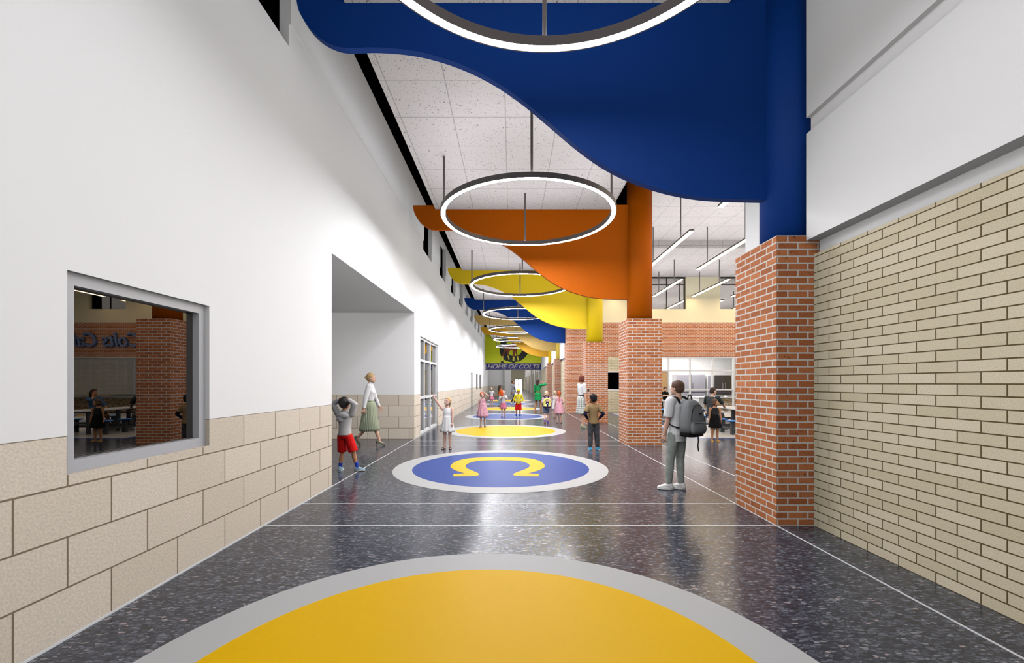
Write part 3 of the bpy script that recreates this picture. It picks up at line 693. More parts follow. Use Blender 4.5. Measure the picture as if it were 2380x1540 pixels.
        # legs
        for i, (hp, kn, an, yaw, pit) in enumerate(s.leg):
            g.rc(hp + V((0, -.004 * H, .015 * H)), .05 * H * s.fat, lerp(hp, kn, .5), .042 * H * s.fat); g.rc(lerp(hp, kn, .4), .043 * H * s.fat, kn, .03 * H)
            bk = (Matrix_foot(yaw) @ V((0, -1, 0))) * .008 * H
            g.rc(kn, .029 * H, lerp(kn, an, .33) + bk, .031 * H); g.rc(lerp(kn, an, .3) + bk, .031 * H, an, .018 * H)
            F = s.footm(i); g.rc(F @ V((0, -.022 * H, -.02 * H)), .019 * H, F @ V((0, .035 * H, -.024 * H)), .017 * H); g.rc(F @ V((0, .03 * H, -.026 * H)), .02 * H, F @ V((0, .088 * H, -.03 * H)), .012 * H)
        s.o = blob('person', g, s.skin, None, s.vox, 3); s.o.location = (x, y, 0); s.o.rotation_euler = (0, 0, rot)
        tag(s.o, label, 'person')
        for sx in (-1, 1):
            ec = c + V((sx * hw * .42, hd * .75, hh * .05)); e = obj('eye', G().ell(s.TH @ ec, (hw * .15, hd * .09, hh * .06), R3, 12), EYEW, s.o, True, False, False)
            obj('iris', G().ell(s.TH @ (ec + V((0, hd * .06, 0))), (hw * .075, hd * .045, hh * .055), R3, 10), IRIS, e, True, False, False)
            obj('eyebrow', G().rc(s.TH @ (c + V((sx * hw * .22, hd * .87, hh * .2))), hw * .03, s.TH @ (c + V((sx * hw * .6, hd * .72, hh * .2))), hw * .02, 6), s.browm(), s.o, True, False, False)
        obj('mouth', G().ell(s.TH @ (c + V((0, hd * .89, -hh * .46))), (hw * .22, hd * .05, hh * .04), R3, 10), LIP, s.o, True, False, False)
    def browm(s): return mat('brow_brown', (92, 62, 44), .8)
    def footm(s, i):
        hp, kn, an, yaw, pit = s.leg[i]; return T(*an) @ rz(yaw) @ rx(-pit)
    # ---- clothing
    def top(s, name, m, z0, sleeve=.5, e=.012, z1=.83, sr=1.0, shoulder=1.0, belly=0.0):
        H = s.H; g = G(); s.torso(g, e, z0, z1, shoulder=shoulder)
        for i, (sh, el, wr, *_) in enumerate(s.arm):
            if sleeve <= 0: continue
            up = min(sleeve, .5) * 2
            g.rc(s.T @ V(((-1, 1)[i] * s.k['shw'] * .8, 0, s.k['sh'] - .01 * H)), .034 * H + e * .6, sh, .034 * H + e * .6)
            g.rc(sh, .033 * H + e * .7, lerp(sh, el, up), (.026 * H + e) * sr, flat=sleeve <= .5)
            if sleeve > .5: g.rc(el, .0245 * H + e, lerp(el, wr, (sleeve - .5) * 2), .0165 * H + e * .8, flat=True)
        return blob(name, g, m, s.o, max(s.vox, .006), 3)
    def trousers(s, name, m, length=1.0, e=.008, flare=0.0, z1=.56):
        H = s.H; g = G(); k = s.k; s.torso(g, e * .7, .455, z1)
        for (hp, kn, an, *_) in s.leg:
            g.rc(hp, .047 * H + e, lerp(hp, kn, .5), .044 * H + e + flare * .5)
            if length <= .5: g.rc(lerp(hp, kn, .3), .048 * H + e, lerp(hp, kn, length * 2), .042 * H + e + flare, flat=True)
            else:
                g.rc(lerp(hp, kn, .4), .045 * H + e, kn, .034 * H + e + flare * .6); t = (length - .5) * 2
                g.rc(kn, .033 * H + e + flare * .6, lerp(kn, an, min(.35, t)), .033 * H + e + flare)
                if t > .35: g.rc(lerp(kn, an, .3), .033 * H + e + flare, lerp(kn, an, t), .023 * H + e + flare, flat=True)
        return blob(name, g, m, s.o, max(s.vox, .006), 3)
    def skirt(s, name, m, zt, zb, rt, rb, pleats=14, amp=.008, off=(0, 0), dep=.86, rows=10, ruffle=0.0, sharp=False):
        H = s.H; n = max(48, pleats * 4); rings = []
        for r in range(rows + 1):
            t = r / rows; z = lerp(zt, zb, t) * H; zz = lerp(zt, zb, t); hm = (.088 if s.kid else .105) * s.fat * min(1, max(0, (.66 - zz) / (.08 if s.kid else .10))) ** .6; rr = max(lerp(rt, rb, t ** .85), hm) * H; ring = []
            for i in range(n):
                u = 2 * pi * i / n; w_ = sin(u * pleats); w_ = (abs(((u * pleats / (2 * pi)) % 1) * 2 - 1) * 2 - 1) if sharp else w_
                q = rr + amp * t * w_ + (ruffle * max(0, t - .8) * 5 * sin(u * pleats * 1.7) if ruffle else 0)
                p = V((q * cos(u) + off[0] * H * t, q * dep * sin(u) + off[1] * H * t, z))
                up = s.T @ p; lo = p + V((0, 0, s.dz)); f = min(1, max(0, (zt - zz) / max(.01, zt - .5))); ring.append(up * (1 - f) + lo * f)
            rings.append(ring)
        o = obj(name, G().loft(rings, caps=False), m, s.o, True, False, True)
        so = o.modifiers.new('thickness', 'SOLIDIFY'); so.thickness = .006; so.offset = -1; return o
    def belt(s, m, z=.6, h=.012, e=.018, name='belt'):
        H = s.H; g = G(); ks = []
        rr = (.069 if s.kid else .07)
        rings = [ering((0, .001, (z + dz_) * H), rr * H * s.fat + e + d_, .052 * H * s.fat + e + d_, s.T) for dz_, d_ in ((-h, 0), (-h, .004), (h, .004), (h, 0))]
        return obj(name, g.loft(rings + [rings[0]], caps=False), m, s.o, True, False)
    def hair(s, m, style='short', col=None):
        k = s.k; hw, hd, hh = k['hh'] * .37, k['hh'] * .46, k['hh'] * .5; c = s.hc; g = G(); R3 = s.TH.to_3x3(); E = lambda p, r, q=12: g.ell(s.TH @ (c + V(p)), r, R3, q); P = lambda p: s.TH @ (c + V(p))
        th = {'buzz': 1.04, 'curly': 1.2, 'short': 1.12}.get(style, 1.1)
        E((0, -hd * .2, hh * .36), (hw * th, hd * (th - .12), hh * .78 * (1 + (th - 1) * .8)), 20)
        E((0, -hd * .44, -hh * .02), (hw * 1.01, hd * .68 * th, hh * .68), 16)
        if style not in ('buzz', 'short'): E((0, hd * .2, hh * .74), (hw * .86, hd * .52, hh * .24), 14)
        elif style == 'short': E((0, hd * .25, hh * .76), (hw * .8, hd * .52, hh * .24), 14)
        if style == 'curly':
            rd = random.Random(3)
            for _ in range(60):
                a = rd.uniform(0, 2 * pi); b = rd.uniform(-.25, 1); q = math.sqrt(max(0, 1 - b * b)); p = (hw * 1.12 * q * cos(a), hd * (1.05 * q * sin(a) - .12), hh * (.28 + .78 * b))
                if p[1] > hd * .55 and p[2] < hh * .55: continue
                E(p, (hw * .22,) * 3, 8)
        if style == 'bun': E((0, -hd * 1.22, hh * .12), (hw * .36,) * 3); E((0, -hd * .95, hh * .1), (hw * .3,) * 3)
        if style in ('pony', 'braid'):
            L_ = k['hh'] * (1.0 if style == 'pony' else 1.9); E((0, -hd * .98, hh * .05), (hw * .3,) * 3); n = 5 if style == 'pony' else 11
            for j in range(n):
                t0, t1 = j / n, (j + 1) / n
                g.rc(P((hw * .1 * sin(j * 3), -hd * 1.1 - .01 * t0, hh * .05 - L_ * t0)), hw * (.28 - .14 * t0), P((hw * .1 * sin(j * 3 + 3), -hd * 1.1 - .01 * t1, hh * .05 - L_ * t1)), hw * (.2 - .1 * t1), 8)
        if style == 'long':
            for sx in (-.7, -.25, .25, .7): g.rc(P((sx * hw, -hd * .75, 0)), hw * .5, P((sx * hw * 1.0, -hd * .85, -k['hh'] * 1.15)), hw * .36, 10)
        if style == 'bob':
            for a in range(-4, 5):
                u = -pi / 2 + a * .42; g.rc(P((hw * 1.0 * cos(u), hd * .95 * sin(u), hh * .1)), hw * .28, P((hw * .95 * cos(u), hd * .9 * sin(u), -hh * .68)), hw * .24, 8)
        if style == 'fringe':
            E((0, -hd * .34, -hh * .3), (hw * 1.08, hd * .72, hh * .62), 14)
            for sx in (-1, 1): g.rc(P((sx * hw * .9, hd * .25, hh * .35)), hw * .22, P((sx * hw * 1.02, hd * .1, -hh * .55)), hw * .16, 8)
        return blob('hair', g, m, s.o, s.vox, 1)
    def shoes(s, kind, m, sole, accent=None):
        H = s.H; out = []; fk = 1.0
        for i in (0, 1):
            F = s.footm(i); g = G(); zb = -s.k['ank']
            def outline(sc, z, hz=0): # plan of a shoe
                pts = []
                for q in range(20):
                    u = 2 * pi * q / 20; yy = .03 + .072 * sin(u); ww = .0265 + .006 * sin(u) if True else 0
                    pts.append(F @ V((ww * cos(u) * H * sc, yy * H * (.96 + .04 * sc), z)))
                return pts
            if kind == 'sneaker':
                g.loft([outline(1.0, zb + .012 * 1), outline(1.04, zb + .014 * H), outline(.98, zb + .024 * H)])
                g.rc(F @ V((0, -.012 * H, 0)), .026 * H, F @ V((0, -.02 * H, -.02 * H)), .026 * H); g.rc(F @ V((0, .0, -.006 * H)), .025 * H, F @ V((0, .06 * H, -.022 * H)), .021 * H); g.ell(F @ V((0, .075 * H, -.024 * H)), (.026 * H, .024 * H, .014 * H), F.to_3x3())
                o = blob('shoe', g, m, s.o, .004, 2)
                obj('sole', G().loft([outline(1.0, zb), outline(1.08, zb + .004 * H), outline(1.08, zb + .013 * H), outline(1.0, zb + .015 * H)]), sole, o, True, False)
                g = G()
                for j in range(4): yy = (.012 + .012 * j) * H; zz = (.02 - .008 * j) * H; g.tube([F @ V((-.014 * H, yy, zz - .004 * H)), F @ V((0, yy + .002 * H, zz)), F @ V((.014 * H, yy, zz - .004 * H))], .0022 * H, 6)
                obj('laces', g, accent or sole, o, True, False)
            elif kind == 'sandal':
                o = obj('sandal', G().loft([outline(1.0, zb), outline(1.06, zb + .003 * H), outline(1.04, zb + .012 * H)]), m, s.o, True, False)
                for yy, r_, zz, hh_ in ((.06, .026, -.036, .03), (.078, .024, -.038, .02)):
                    obj('strap', G().tube([F @ V((-r_ * H, yy * H, zz * H)), F @ V((-r_ * .7 * H, yy * H, (zz + hh_ * .75) * H)), F @ V((0, yy * H, (zz + hh_) * H)), F @ V((r_ * .7 * H, yy * H, (zz + hh_ * .75) * H)), F @ V((r_ * H, yy * H, zz * H))], .005 * H, 8), m, o, True, False)
                n_ = 12; ring = [F @ V((.0235 * H * cos(2 * pi * q / n_), (-.004 + .024 * sin(2 * pi * q / n_)) * H, (-.006 - .008 * sin(2 * pi * q / n_)) * H)) for q in range(n_ + 1)]
                obj('ankle_strap', G().tube(ring, .004 * H, 6), m, o, True, False)
            elif kind == 'pump':
                hp_ = .045; g.loft([[p for p in outline(.9, zb + .004 * H)], outline(.96, zb + .012 * H), outline(.86, zb + .03 * H)]); g.rc(F @ V((0, -.02 * H, -.014 * H)), .021 * H, F @ V((0, -.01 * H, -.028 * H)), .022 * H)
                o = blob('shoe', g, m, s.o, .004, 2); hl = F @ V((0, -.03 * H, -.03 * H)); fl = F @ V((0, -.034 * H, zb - .04 * H)) 
                if s.leg[i][2].z < s.k['ank'] + .09: fl = V((hl.x, hl.y, .003))
                obj('heel', G().rc(hl, .009 * H, fl, .004 * H, 8), m, o, True, False)
            out.append(o)
        return out
    def socks(s, m, a=.55, e=.004):
        for (hp, kn, an, *_) in s.leg:
            blob('sock', G().rc(lerp(kn, an, a), .024 * s.H + e, an, .02 * s.H + e), m, s.o, .005, 1)
def Matrix_foot(yaw): return rz(yaw)
def W(p, v): return M.LocRotScale(p.o.location, p.o.rotation_euler, None) @ v

NOP = None
def hips(w=.092, y=.012): # hands on hips
    return dict(w=(-w, y, .56), p=(-1, -.9, 0), f=(.6, .5, -.55), n=(.5, -.6, -.2), curl=.7), dict(w=(w, y, .56), p=(1, -.9, 0), f=(-.6, .5, -.55), n=(-.5, -.6, -.2), curl=.7)
hairb = mat('hair_black', (22, 16, 14), .6); hairbr = mat('hair_brown', (92, 64, 46), .6); hairdk = mat('hair_dark_brown', (52, 34, 28), .6); hairbl = mat('hair_blonde', (206, 172, 122), .6); hairbd = mat('hair_pale_blonde', (222, 190, 158), .6); hairrd = mat('hair_red', (196, 88, 36), .6); hairau = mat('hair_auburn', (110, 42, 28), .6)
f_white = fabric('white_cloth', (240, 238, 240)); f_grey = fabric('light_grey_fleece', (206, 202, 202)); f_red = fabric('red_cloth', (226, 28, 30)); f_sage = fabric('sage_cloth', (168, 176, 150)); f_pumps = mat('green_grey_leather', (112, 118, 98), .45)
f_tan = fabric('khaki_cloth', (150, 124, 88)); f_navy = fabric('navy_cloth', (26, 28, 56)); f_char = fabric('charcoal_denim', (62, 62, 68), 'denim', (92, 92, 98)); f_gjean = fabric('grey_denim', (150, 156, 151), 'denim', (176, 181, 175))
f_yel = fabric('yellow_cloth', (244, 224, 50)); f_green = fabric('green_cloth', (36, 150, 84)); f_dress = fabric('grey_dress', (150, 152, 156)); f_blk = fabric('black_cloth', (16, 16, 18)); f_blk2 = fabric('dark_sequins', (52, 54, 58), 'denim', (28, 30, 34)); f_dgrey = fabric('dark_grey_cloth', (66, 70, 74))
f_flor = fabric('pink_floral', (240, 196, 208), 'floral', (206, 92, 130)); f_pink = fabric('pink_print', (228, 96, 136), 'floral', (248, 196, 208)); f_plaid = fabric('plaid_cloth', (222, 222, 216), 'plaid'); f_den = fabric('blue_denim', (92, 108, 150), 'denim', (126, 142, 178)); f_or = fabric('orange_cloth', (240, 120, 50))
s_wh = mat('shoe_white', (236, 234, 232), .5); s_blk = mat('shoe_black', (30, 20, 22), .45); s_tan = mat('sandal_tan', (190, 140, 90), .5); s_gold = mat('sandal_gold', (206, 160, 66), .45); s_bl = mat('shoe_blue', (60, 170, 220), .5); s_red = mat('sandal_dark_red', (110, 30, 40), .5); s_mint = mat('pump_mint', (170, 190, 160), .45); s_aqua = mat('shoe_aqua_grey', (150, 180, 196), .5); s_pur = mat('shoe_purple', (90, 70, 180), .5)

# 1 boy in grey hoodie and red shorts
p = Person('boy in grey hoodie and red shorts with both hands on his head', -2.84, 7.33, radians(-8), 1.27, skin='tan', head=(-.15, 0, .1),
           L=dict(w=(-.05, -.03, .985), p=(-1, -.1, .4), f=(.8, .1, -.1), n=(0, 0, -1), curl=.6), Rr=dict(w=(.052, -.035, .985), p=(1, -.15, .3), f=(-.7, -.1, -.3), n=(0, .2, -1), curl=.6),
           legs=[(-.07, 0, 0, radians(8)), (.165, .03, 0, radians(-75), (.6, 1, 0))], drop=.012)
p.hair(hairb, 'curly'); p.top('hoodie', f_grey, .50, .93, .018)
blob('hood', G().ell(p.T @ V((0, -.058 * p.H, .765 * p.H)), (.09 * p.H, .045 * p.H, .05 * p.H)).ell(p.T @ V((-.04, -.07 * p.H, .72 * p.H)), (.05 * p.H, .03 * p.H, .05 * p.H)), f_grey, p.o)
p.trousers('shorts', f_red, .48, .014, .016); p.socks(mat('sock_blue', (30, 70, 190), .8), .7); p.shoes('sneaker', s_aqua, s_wh, mat('lace_pink', (240, 120, 120), .6))
# 2 woman walking
p = Person('blonde woman in white blouse and pleated sage skirt walking right in the side passage', -3.42, 10.35, radians(-82), 1.72, kid=False, fem=True, skin='fair', heel=.05, lean=(.03, 0, 0),
           L=dict(w=(-.135, .12, .50), p=(-.3, -1, 0), n=(1, .2, 0)), Rr=dict(w=(.14, -.05, .50), p=(.3, -1, 0), n=(-1, 0, 0)), legs=[(-.03, -.16, .035, 0, (0, 1, 0), 1.0), (.03, .14, 0, 0, (0, 1, 0), .42)], drop=.018)
p.hair(hairbl, 'bun'); p.top('blouse', f_white, .60, .97, .014)
blob('collar', G().rc(p.T @ V((0, 0, .842 * p.H)), .038 * p.H, p.T @ V((0, .004, .852 * p.H)), .034 * p.H), f_white, p.o)
p.skirt('skirt', f_sage, .62, .2, .068, .15, 30, .014, sharp=True, dep=.9); p.belt(f_sage, .615, .012, .012, 'waistband'); p.shoes('pump', f_pumps, f_pumps)
# 3 girl in white dress pointing
p = Person('girl in white sundress pointing up to the left beside the glazed entrance', -1.46, 9.83, radians(168), 1.17, skin='rosy', head=(-.22, -.05, -.35), lean=(0, .03, 0),
           Rr=dict(w=(.27, .05, 1.02), p=(.4, 0, -1), f=(.45, .1, .8), point=True, n=(-.4, .9, -.4)), L=dict(w=(-.12, .06, .455), p=(-1, -.6, 0), n=(.8, -.3, 0)), legs=[(-.05, 0, 0, radians(22)), (.06, .01, 0, radians(-8))])
p.hair(hairbl, 'pony'); p.top('bodice', f_white, .55, 0, .012, z1=.80, shoulder=.86); p.skirt('skirt', f_white, .66, .335, .078, .135, 9, .012, ruffle=.02); p.shoes('sandal', s_blk, s_blk)
# 4 girl in pink floral dress, hand on forehead
p = Person('red-haired girl in pink floral dress, arm raised to her forehead, on the yellow circle', -.985, 14.7, radians(176), 1.2, skin='rosy', head=(.0, .12, .1),
           L=dict(w=(-.085, .09, .965), p=(-1, .3, -.3), f=(.7, -.1, .1), n=(0, -1, 0)), legs=[(-.06, 0, 0, radians(15)), (.05, .02, 0, radians(-10))])
p.hair(hairrd, 'fringe'); p.top('bodice', f_flor, .6, 0, .012, z1=.80, shoulder=.86); p.skirt('skirt', f_flor, .70, .30, .078, .165, 10, .02); p.shoes('sandal', s_blk, s_blk)
p.skirt('petticoat', f_or, .4, .288, .10, .135, 10, .012)
# 5 girl with orange bottle
p = Person('girl in white shirt and pink skirt drinking from an orange bottle', -.36, 18.75, radians(182), 1.18, skin='rosy', head=(-.05, 0, .1),
           L=dict(w=(-.05, .13, .76), p=(-1, -.2, -.8), f=(.5, .3, .6), n=(.7, .2, 0), curl=.9), Rr=dict(w=(.05, .13, .74), p=(1, -.2, -.8), f=(-.2, .3, .8), n=(-.7, .2, 0), curl=.9), legs=[(-.05, 0, 0, .1), (.045, 0, 0, -.4)])
p.hair(hairbd, 'pony'); p.top('shirt', f_white, .5, .32, .012); p.skirt('skirt', f_pink, .56, .33, .082, .135, 9, .012); p.shoes('sandal', s_red, s_red)
bt = thing('bottle', 'orange bottle held up by the girl in pink skirt', 'bottle', W(p, V((.075, .235, .93))))
obj('body', G().loft([[(r * cos(2 * pi * i / 16), r * .8 * sin(2 * pi * i / 16), z) for i in range(16)] for r, z in ((.035, 0), (.06, .01), (.065, .07), (.045, .12), (.065, .17), (.058, .23), (.03, .25))]), mat('orange_plastic', (255, 96, 16), .4), bt, smooth=True); obj('cap', G().cyl((0, 0), .028, .25, .27, 12), mat('orange_cap', (220, 70, 10), .4), bt)
# 6 boy in yellow jacket
a, b = hips(.085, .055)
p = Person('boy in yellow jacket, backwards yellow cap and red shorts with hands on hips', .3, 18.75, radians(180), 1.24, skin='tan', L=a, Rr=b, legs=[(-.05, 0, 0, .1), (.085, .01, 0, -.9)])
p.hair(hairb, 'short'); p.top('jacket', f_yel, .49, .93, .018); p.trousers('shorts', f_red, .48, .014, .014); p.socks(MATS['sock_blue'], .7); p.shoes('sneaker', s_aqua, s_wh)
k_ = p.k; R3 = p.TH.to_3x3()
cp = blob('cap', G().ell(p.TH @ (p.hc + V((0, -.004 * p.H, k_['hh'] * .24))), (k_['hh'] * .43, k_['hh'] * .5, k_['hh'] * .34), R3), f_yel, p.o); blob('cap_brim', G().ell(p.TH @ (p.hc + V((0, -k_['hh'] * .62, k_['hh'] * .1))), (k_['hh'] * .3, k_['hh'] * .24, k_['hh'] * .05), R3), f_yel, cp)
obj('zip', G().tube([p.T @ V((0, .075 * p.H, z * p.H)) for z in (.5, .56, .62, .68, .74)], .006), s_wh, p.o)
# 7 far girl from behind
p = Person('distant girl in white shirt and pink skirt seen from behind', -1.33, 28.6, 0, 1.19, skin='rosy', L=dict(w=(-.07, .12, .66), p=(-1, -.4, -.3)), Rr=dict(w=(.07, .12, .66), p=(1, -.4, -.3)), legs=[(-.05, 0, 0, 0), (.06, 0, 0, -.3)])
p.hair(hairbd, 'pony'); p.top('shirt', f_white, .5, .3, .012); p.skirt('skirt', f_pink, .56, .34, .082, .13, 9, .012); p.shoes('sandal', s_red, s_red)
# 8 dark haired girl in orange top
p = Person('dark-haired girl in orange top and pale jeans, half hidden behind the bottle girl', -.74, 27.2, radians(-50), 1.38, skin='tan', fem=True, L=dict(w=(-.15, 0, .5), p=(-1, -.5, 0)), legs=[(-.05, 0, 0, 0), (.05, .03, 0, 0)])
p.hair(hairdk, 'long'); p.top('top', f_or, .52, .3, .012); p.trousers('jeans', fabric('pale_denim', (168, 196, 214)), .95, .006); p.shoes('sneaker', mat('shoe_brown', (96, 58, 40), .6), s_blk)
# 9 grey dress
p = Person('distant woman in grey dress and dark tights walking in front of the bright exit door', .1, 30.8, radians(-118), 1.72, kid=False, fem=True, skin='tan', L=dict(w=(-.12, .08, .50), p=(-.4, -1, 0)), legs=[(-.03, -.1, .02, 0, (0, 1, 0), .6), (.03, .1, 0, 0)], drop=.012)
p.hair(hairdk, 'bun'); p.top('bodice', f_dress, .5, .95, .013); p.skirt('skirt', f_dress, .6, .33, .072, .11, 6, .006, dep=.85); p.trousers('tights', fabric('dark_tights', (58, 56, 64)), .98, .003, z1=.5); p.shoes('sneaker', s_wh, s_wh)
# 10 green dress, on the phone
p = Person('woman in belted green dress holding a hand to her ear near the brick wall', 1.36, 22.2, radians(-42), 1.72, kid=False, fem=True, skin='tan', head=(0, 0, -.1),
           Rr=dict(w=(.09, .06, .895), p=(1, .4, -.9), f=(-.3, -.1, .8), n=(-1, 0, 0), curl=.6), legs=[(-.075, -.05, 0, .1), (.07, .06, 0, -.2)], drop=.006)
p.hair(hairdk, 'long'); p.top('bodice', f_green, .58, .72, .014); p.skirt('skirt', f_green, .62, .36, .072, .125, 12, .012); p.belt(mat('brown_leather', (150, 86, 44), .5), .615, .01, .02); p.shoes('sandal', s_tan, s_tan)
# 11 girl with school backpack
p11 = p = Person('blond child in denim shorts walking away with a yellow and purple school backpack', 1.3, 16.1, radians(4), 1.21, skin='rosy', legs=[(-.06, -.12, .03, .15, (0, 1, 0), .8), (.05, .04, 0, -.1)], drop=.015, L=dict(w=(-.11, .1, .58), p=(-.2, -1, 0)), Rr=dict(w=(.11, .1, .58), p=(.2, -1, 0)))
p.hair(hairbd, 'short'); p.top('shirt', fabric('lilac_print', (224, 190, 220)), .5, .4, .014); p.trousers('shorts', f_den, .3, .01, .012); p.socks(mat('sock_purple', (90, 80, 200), .8), .85); p.shoes('sneaker', s_pur, mat('sole_orange', (230, 170, 120), .6))
# 12 girl in white dress from behind
p = Person('girl in white dress with a ponytail seen from behind beside the red-haired girl', 1.87, 18.5, radians(5), 1.17, skin='rosy', legs=[(-.035, 0, 0, 0), (.045, 0, 0, -.2)])
p.hair(hairbd, 'pony'); p.top('bodice', f_white, .55, 0, .012, z1=.80, shoulder=.86); p.skirt('skirt', f_white, .66, .33, .078, .125, 9, .01); p.shoes('sandal', s_blk, s_blk)
# 13 red braid
p = Person('girl with long red braid in pink floral dress seen from behind', 1.78, 16.1, radians(-6), 1.2, skin='rosy', Rr=dict(w=(.1, .1, .6), p=(.4, -1, 0)), legs=[(-.055, 0, 0, .1), (.055, 0, 0, -.3)])
p.hair(hairrd, 'braid'); p.top('bodice', f_flor, .6, 0, .012, z1=.80, shoulder=.86); p.skirt('skirt', f_flor, .7, .30, .078, .16, 12, .018); p.shoes('sandal', s_blk, s_blk)
# 14 woman in plaid skirt
p = Person('auburn-haired woman in white blouse and plaid skirt holding a cup by the brick pillar', 2.32, 14.25, radians(-68), 1.71, kid=False, fem=True, skin='fair', heel=.04,
           L=dict(w=(-.1, .16, .70), p=(-.5, -.8, -.6), f=(.1, 1, .15), n=(1, 0, 0), curl=.9), Rr=dict(w=(.125, .02, .50), p=(.3, -1, 0)), legs=[(-.04, .06, 0, 0, (0, 1, 0), .42), (.035, 0, 0, -.1, (0, 1, 0), .42)])
p.hair(hairau, 'bob'); p.top('blouse', f_white, .6, .45, .014); p.skirt('skirt', f_plaid, .63, .26, .07, .125, 10, .012); p.belt(s_blk, .622, .009, .02); p.shoes('pump', s_mint, s_mint)
wr = p.arm[0][2]; c_ = W(p, wr + p.arm[0][3] * .085 + V((.012, 0, -.045)))
cu = thing('cup', 'small dark cup in the hand of the woman in plaid skirt', 'cup', c_); obj('body', G().loft([[(r * cos(2 * pi * i / 20), r * sin(2 * pi * i / 20), z) for i in range(20)] for r, z in ((.028, 0), (.036, .09), (.033, .09), (.026, .006))]), mat('maroon_cup', (90, 50, 60), .4), cu, smooth=False); obj('lid', G().cyl((0, 0), .038, .088, .1, 20), s_blk, cu)
# 15 boy in tan shirt
a, b = hips(.1, .01)
p = Person('boy in khaki shirt with navy sleeves and dark jeans, hands on hips', 1.83, 9.62, radians(3), 1.25, skin='brown', head=(0, 0, .5), L=a, Rr=b, legs=[(-.055, 0, 0, .1), (.075, .01, 0, -.9, (.4, 1, 0))])
p.hair(mat('hair_jet', (12, 10, 12), .8), 'short'); p.top('undershirt', f_navy, .6, .92, .008); p.top('shirt', f_tan, .475, .36, .02); p.trousers('jeans', f_char, .97, .012, .004); p.shoes('sneaker', s_bl, s_wh, s_blk)
# 16 tall boy with grey backpack
p16 = p = Person('tall boy in white shirt and grey jeans wearing a grey backpack, looking left', 2.34, 6.08, radians(33), 1.53, kid=False, skin='fair', head=(.03, 0, .12), L=dict(w=(-.125, .05, .475), p=(-.2, -1, 0)),
           Rr=dict(w=(.12, .03, .475), p=(.3, -1, 0)), legs=[(-.08, .03, 0, radians(38)), (.03, -.02, 0, radians(24))], fat=.93, lean=(-.03, 0, 0))
p.hair(hairbr, 'short'); p.top('shirt', f_white, .45, .42, .03); p.trousers('jeans', f_gjean, .97, .008, .0); p.shoes('sneaker', s_wh, s_wh)
# 17 girl in black dress
p = Person('girl in black dress with gold sandals standing before the seated man', 5.22, 11.05, radians(172), 1.09, skin='tan', head=(0, 0, .9), legs=[(-.06, 0, 0, .2), (.06, 0, 0, -.2)])
p.hair(hairbr, 'fringe'); p.top('bodice', f_blk2, .6, 0, .012, z1=.80, shoulder=.86); p.skirt('skirt', f_blk, .66, .335, .076, .145, 10, .012); p.shoes('sandal', s_gold, s_gold)
# 18 man seated on stool
p = Person('man in dark grey shirt and grey trousers seated on a blue stool, seen from behind', 6.42, 13.82, radians(-52), 1.76, kid=False, skin='fair', sit=.505, head=(0, 0, -.5), lean=(.1, 0, 0),
           Rr=dict(w=(.12, .26, .62), p=(1, -.3, -.5), n=(0, 0, -1)), L=dict(w=(-.14, .22, .60), p=(-1, -.4, -.3), n=(0, 0, -1)), legs=[(-.1, .3, 0, .2, (0, 1, 1)), (.1, .28, 0, -.1, (0, 1, 1))])
p.hair(hairdk, 'buzz'); p.top('shirt', f_dgrey, .47, .42, .016); p.trousers('trousers', fabric('mid_grey_cloth', (150, 150, 150)), .95, .012); p.shoes('sneaker', s_wh, s_wh)
# 19, 20 boys at the kitchen
arms_x = (dict(w=(.03, .11, .68), p=(-1, 0, -.6), f=(1, .05, .1), n=(0, -1, 0)), dict(w=(-.03, .125, .665), p=(1, 0, -.6), f=(-1, .05, .1), n=(0, -1, 0)))
p = Person('boy in black polo and white shorts with crossed arms by the oak kitchen door', 7.55, 21.2, radians(178), 1.32, skin='fair', head=(.25, 0, 0), L=arms_x[0], Rr=arms_x[1])
p.hair(hairbr, 'short'); p.top('polo_shirt', f_blk, .5, .4, .012); p.trousers('shorts', f_white, .46, .012, .01); p.socks(f_blk, .7); p.shoes('sneaker', s_blk, s_blk)
p = Person('boy in white shirt and navy shorts behind the tall boy, at the kitchen glazing', 7.88, 20.5, radians(190), 1.32, skin='fair', head=(.2, 0, 0), L=arms_x[0], Rr=arms_x[1])
p.hair(hairbr, 'short'); p.top('shirt', f_white, .5, .4, .012); p.trousers('shorts', fabric('navy_shorts', (50, 52, 110)), .46, .012, .01); p.shoes('sneaker', s_wh, s_wh)
# 21 woman seated across the table
p = Person('dark-haired woman in blue top seated across the table, seen only in the window reflection', 8.0, 13.8, radians(100), 1.66, kid=False, fem=True, skin='tan', sit=.5,
           L=dict(w=(-.06, .08, .86), p=(-1, 0, -.8), f=(.1, -.1, .8), n=(1, 0, 0), curl=.6), Rr=dict(w=(.1, .2, .58), p=(1, -.3, -.4)), legs=[(-.08, .26, 0, 0, (0, 1, 1)), (.08, .26, 0, 0, (0, 1, 1))])
p.hair(hairdk, 'long'); p.top('top', fabric('steel_blue_cloth', (70, 104, 140)), .47, .6, .014); p.trousers('shorts', f_dgrey, .45, .012); p.shoes('sandal', s_tan, s_tan)

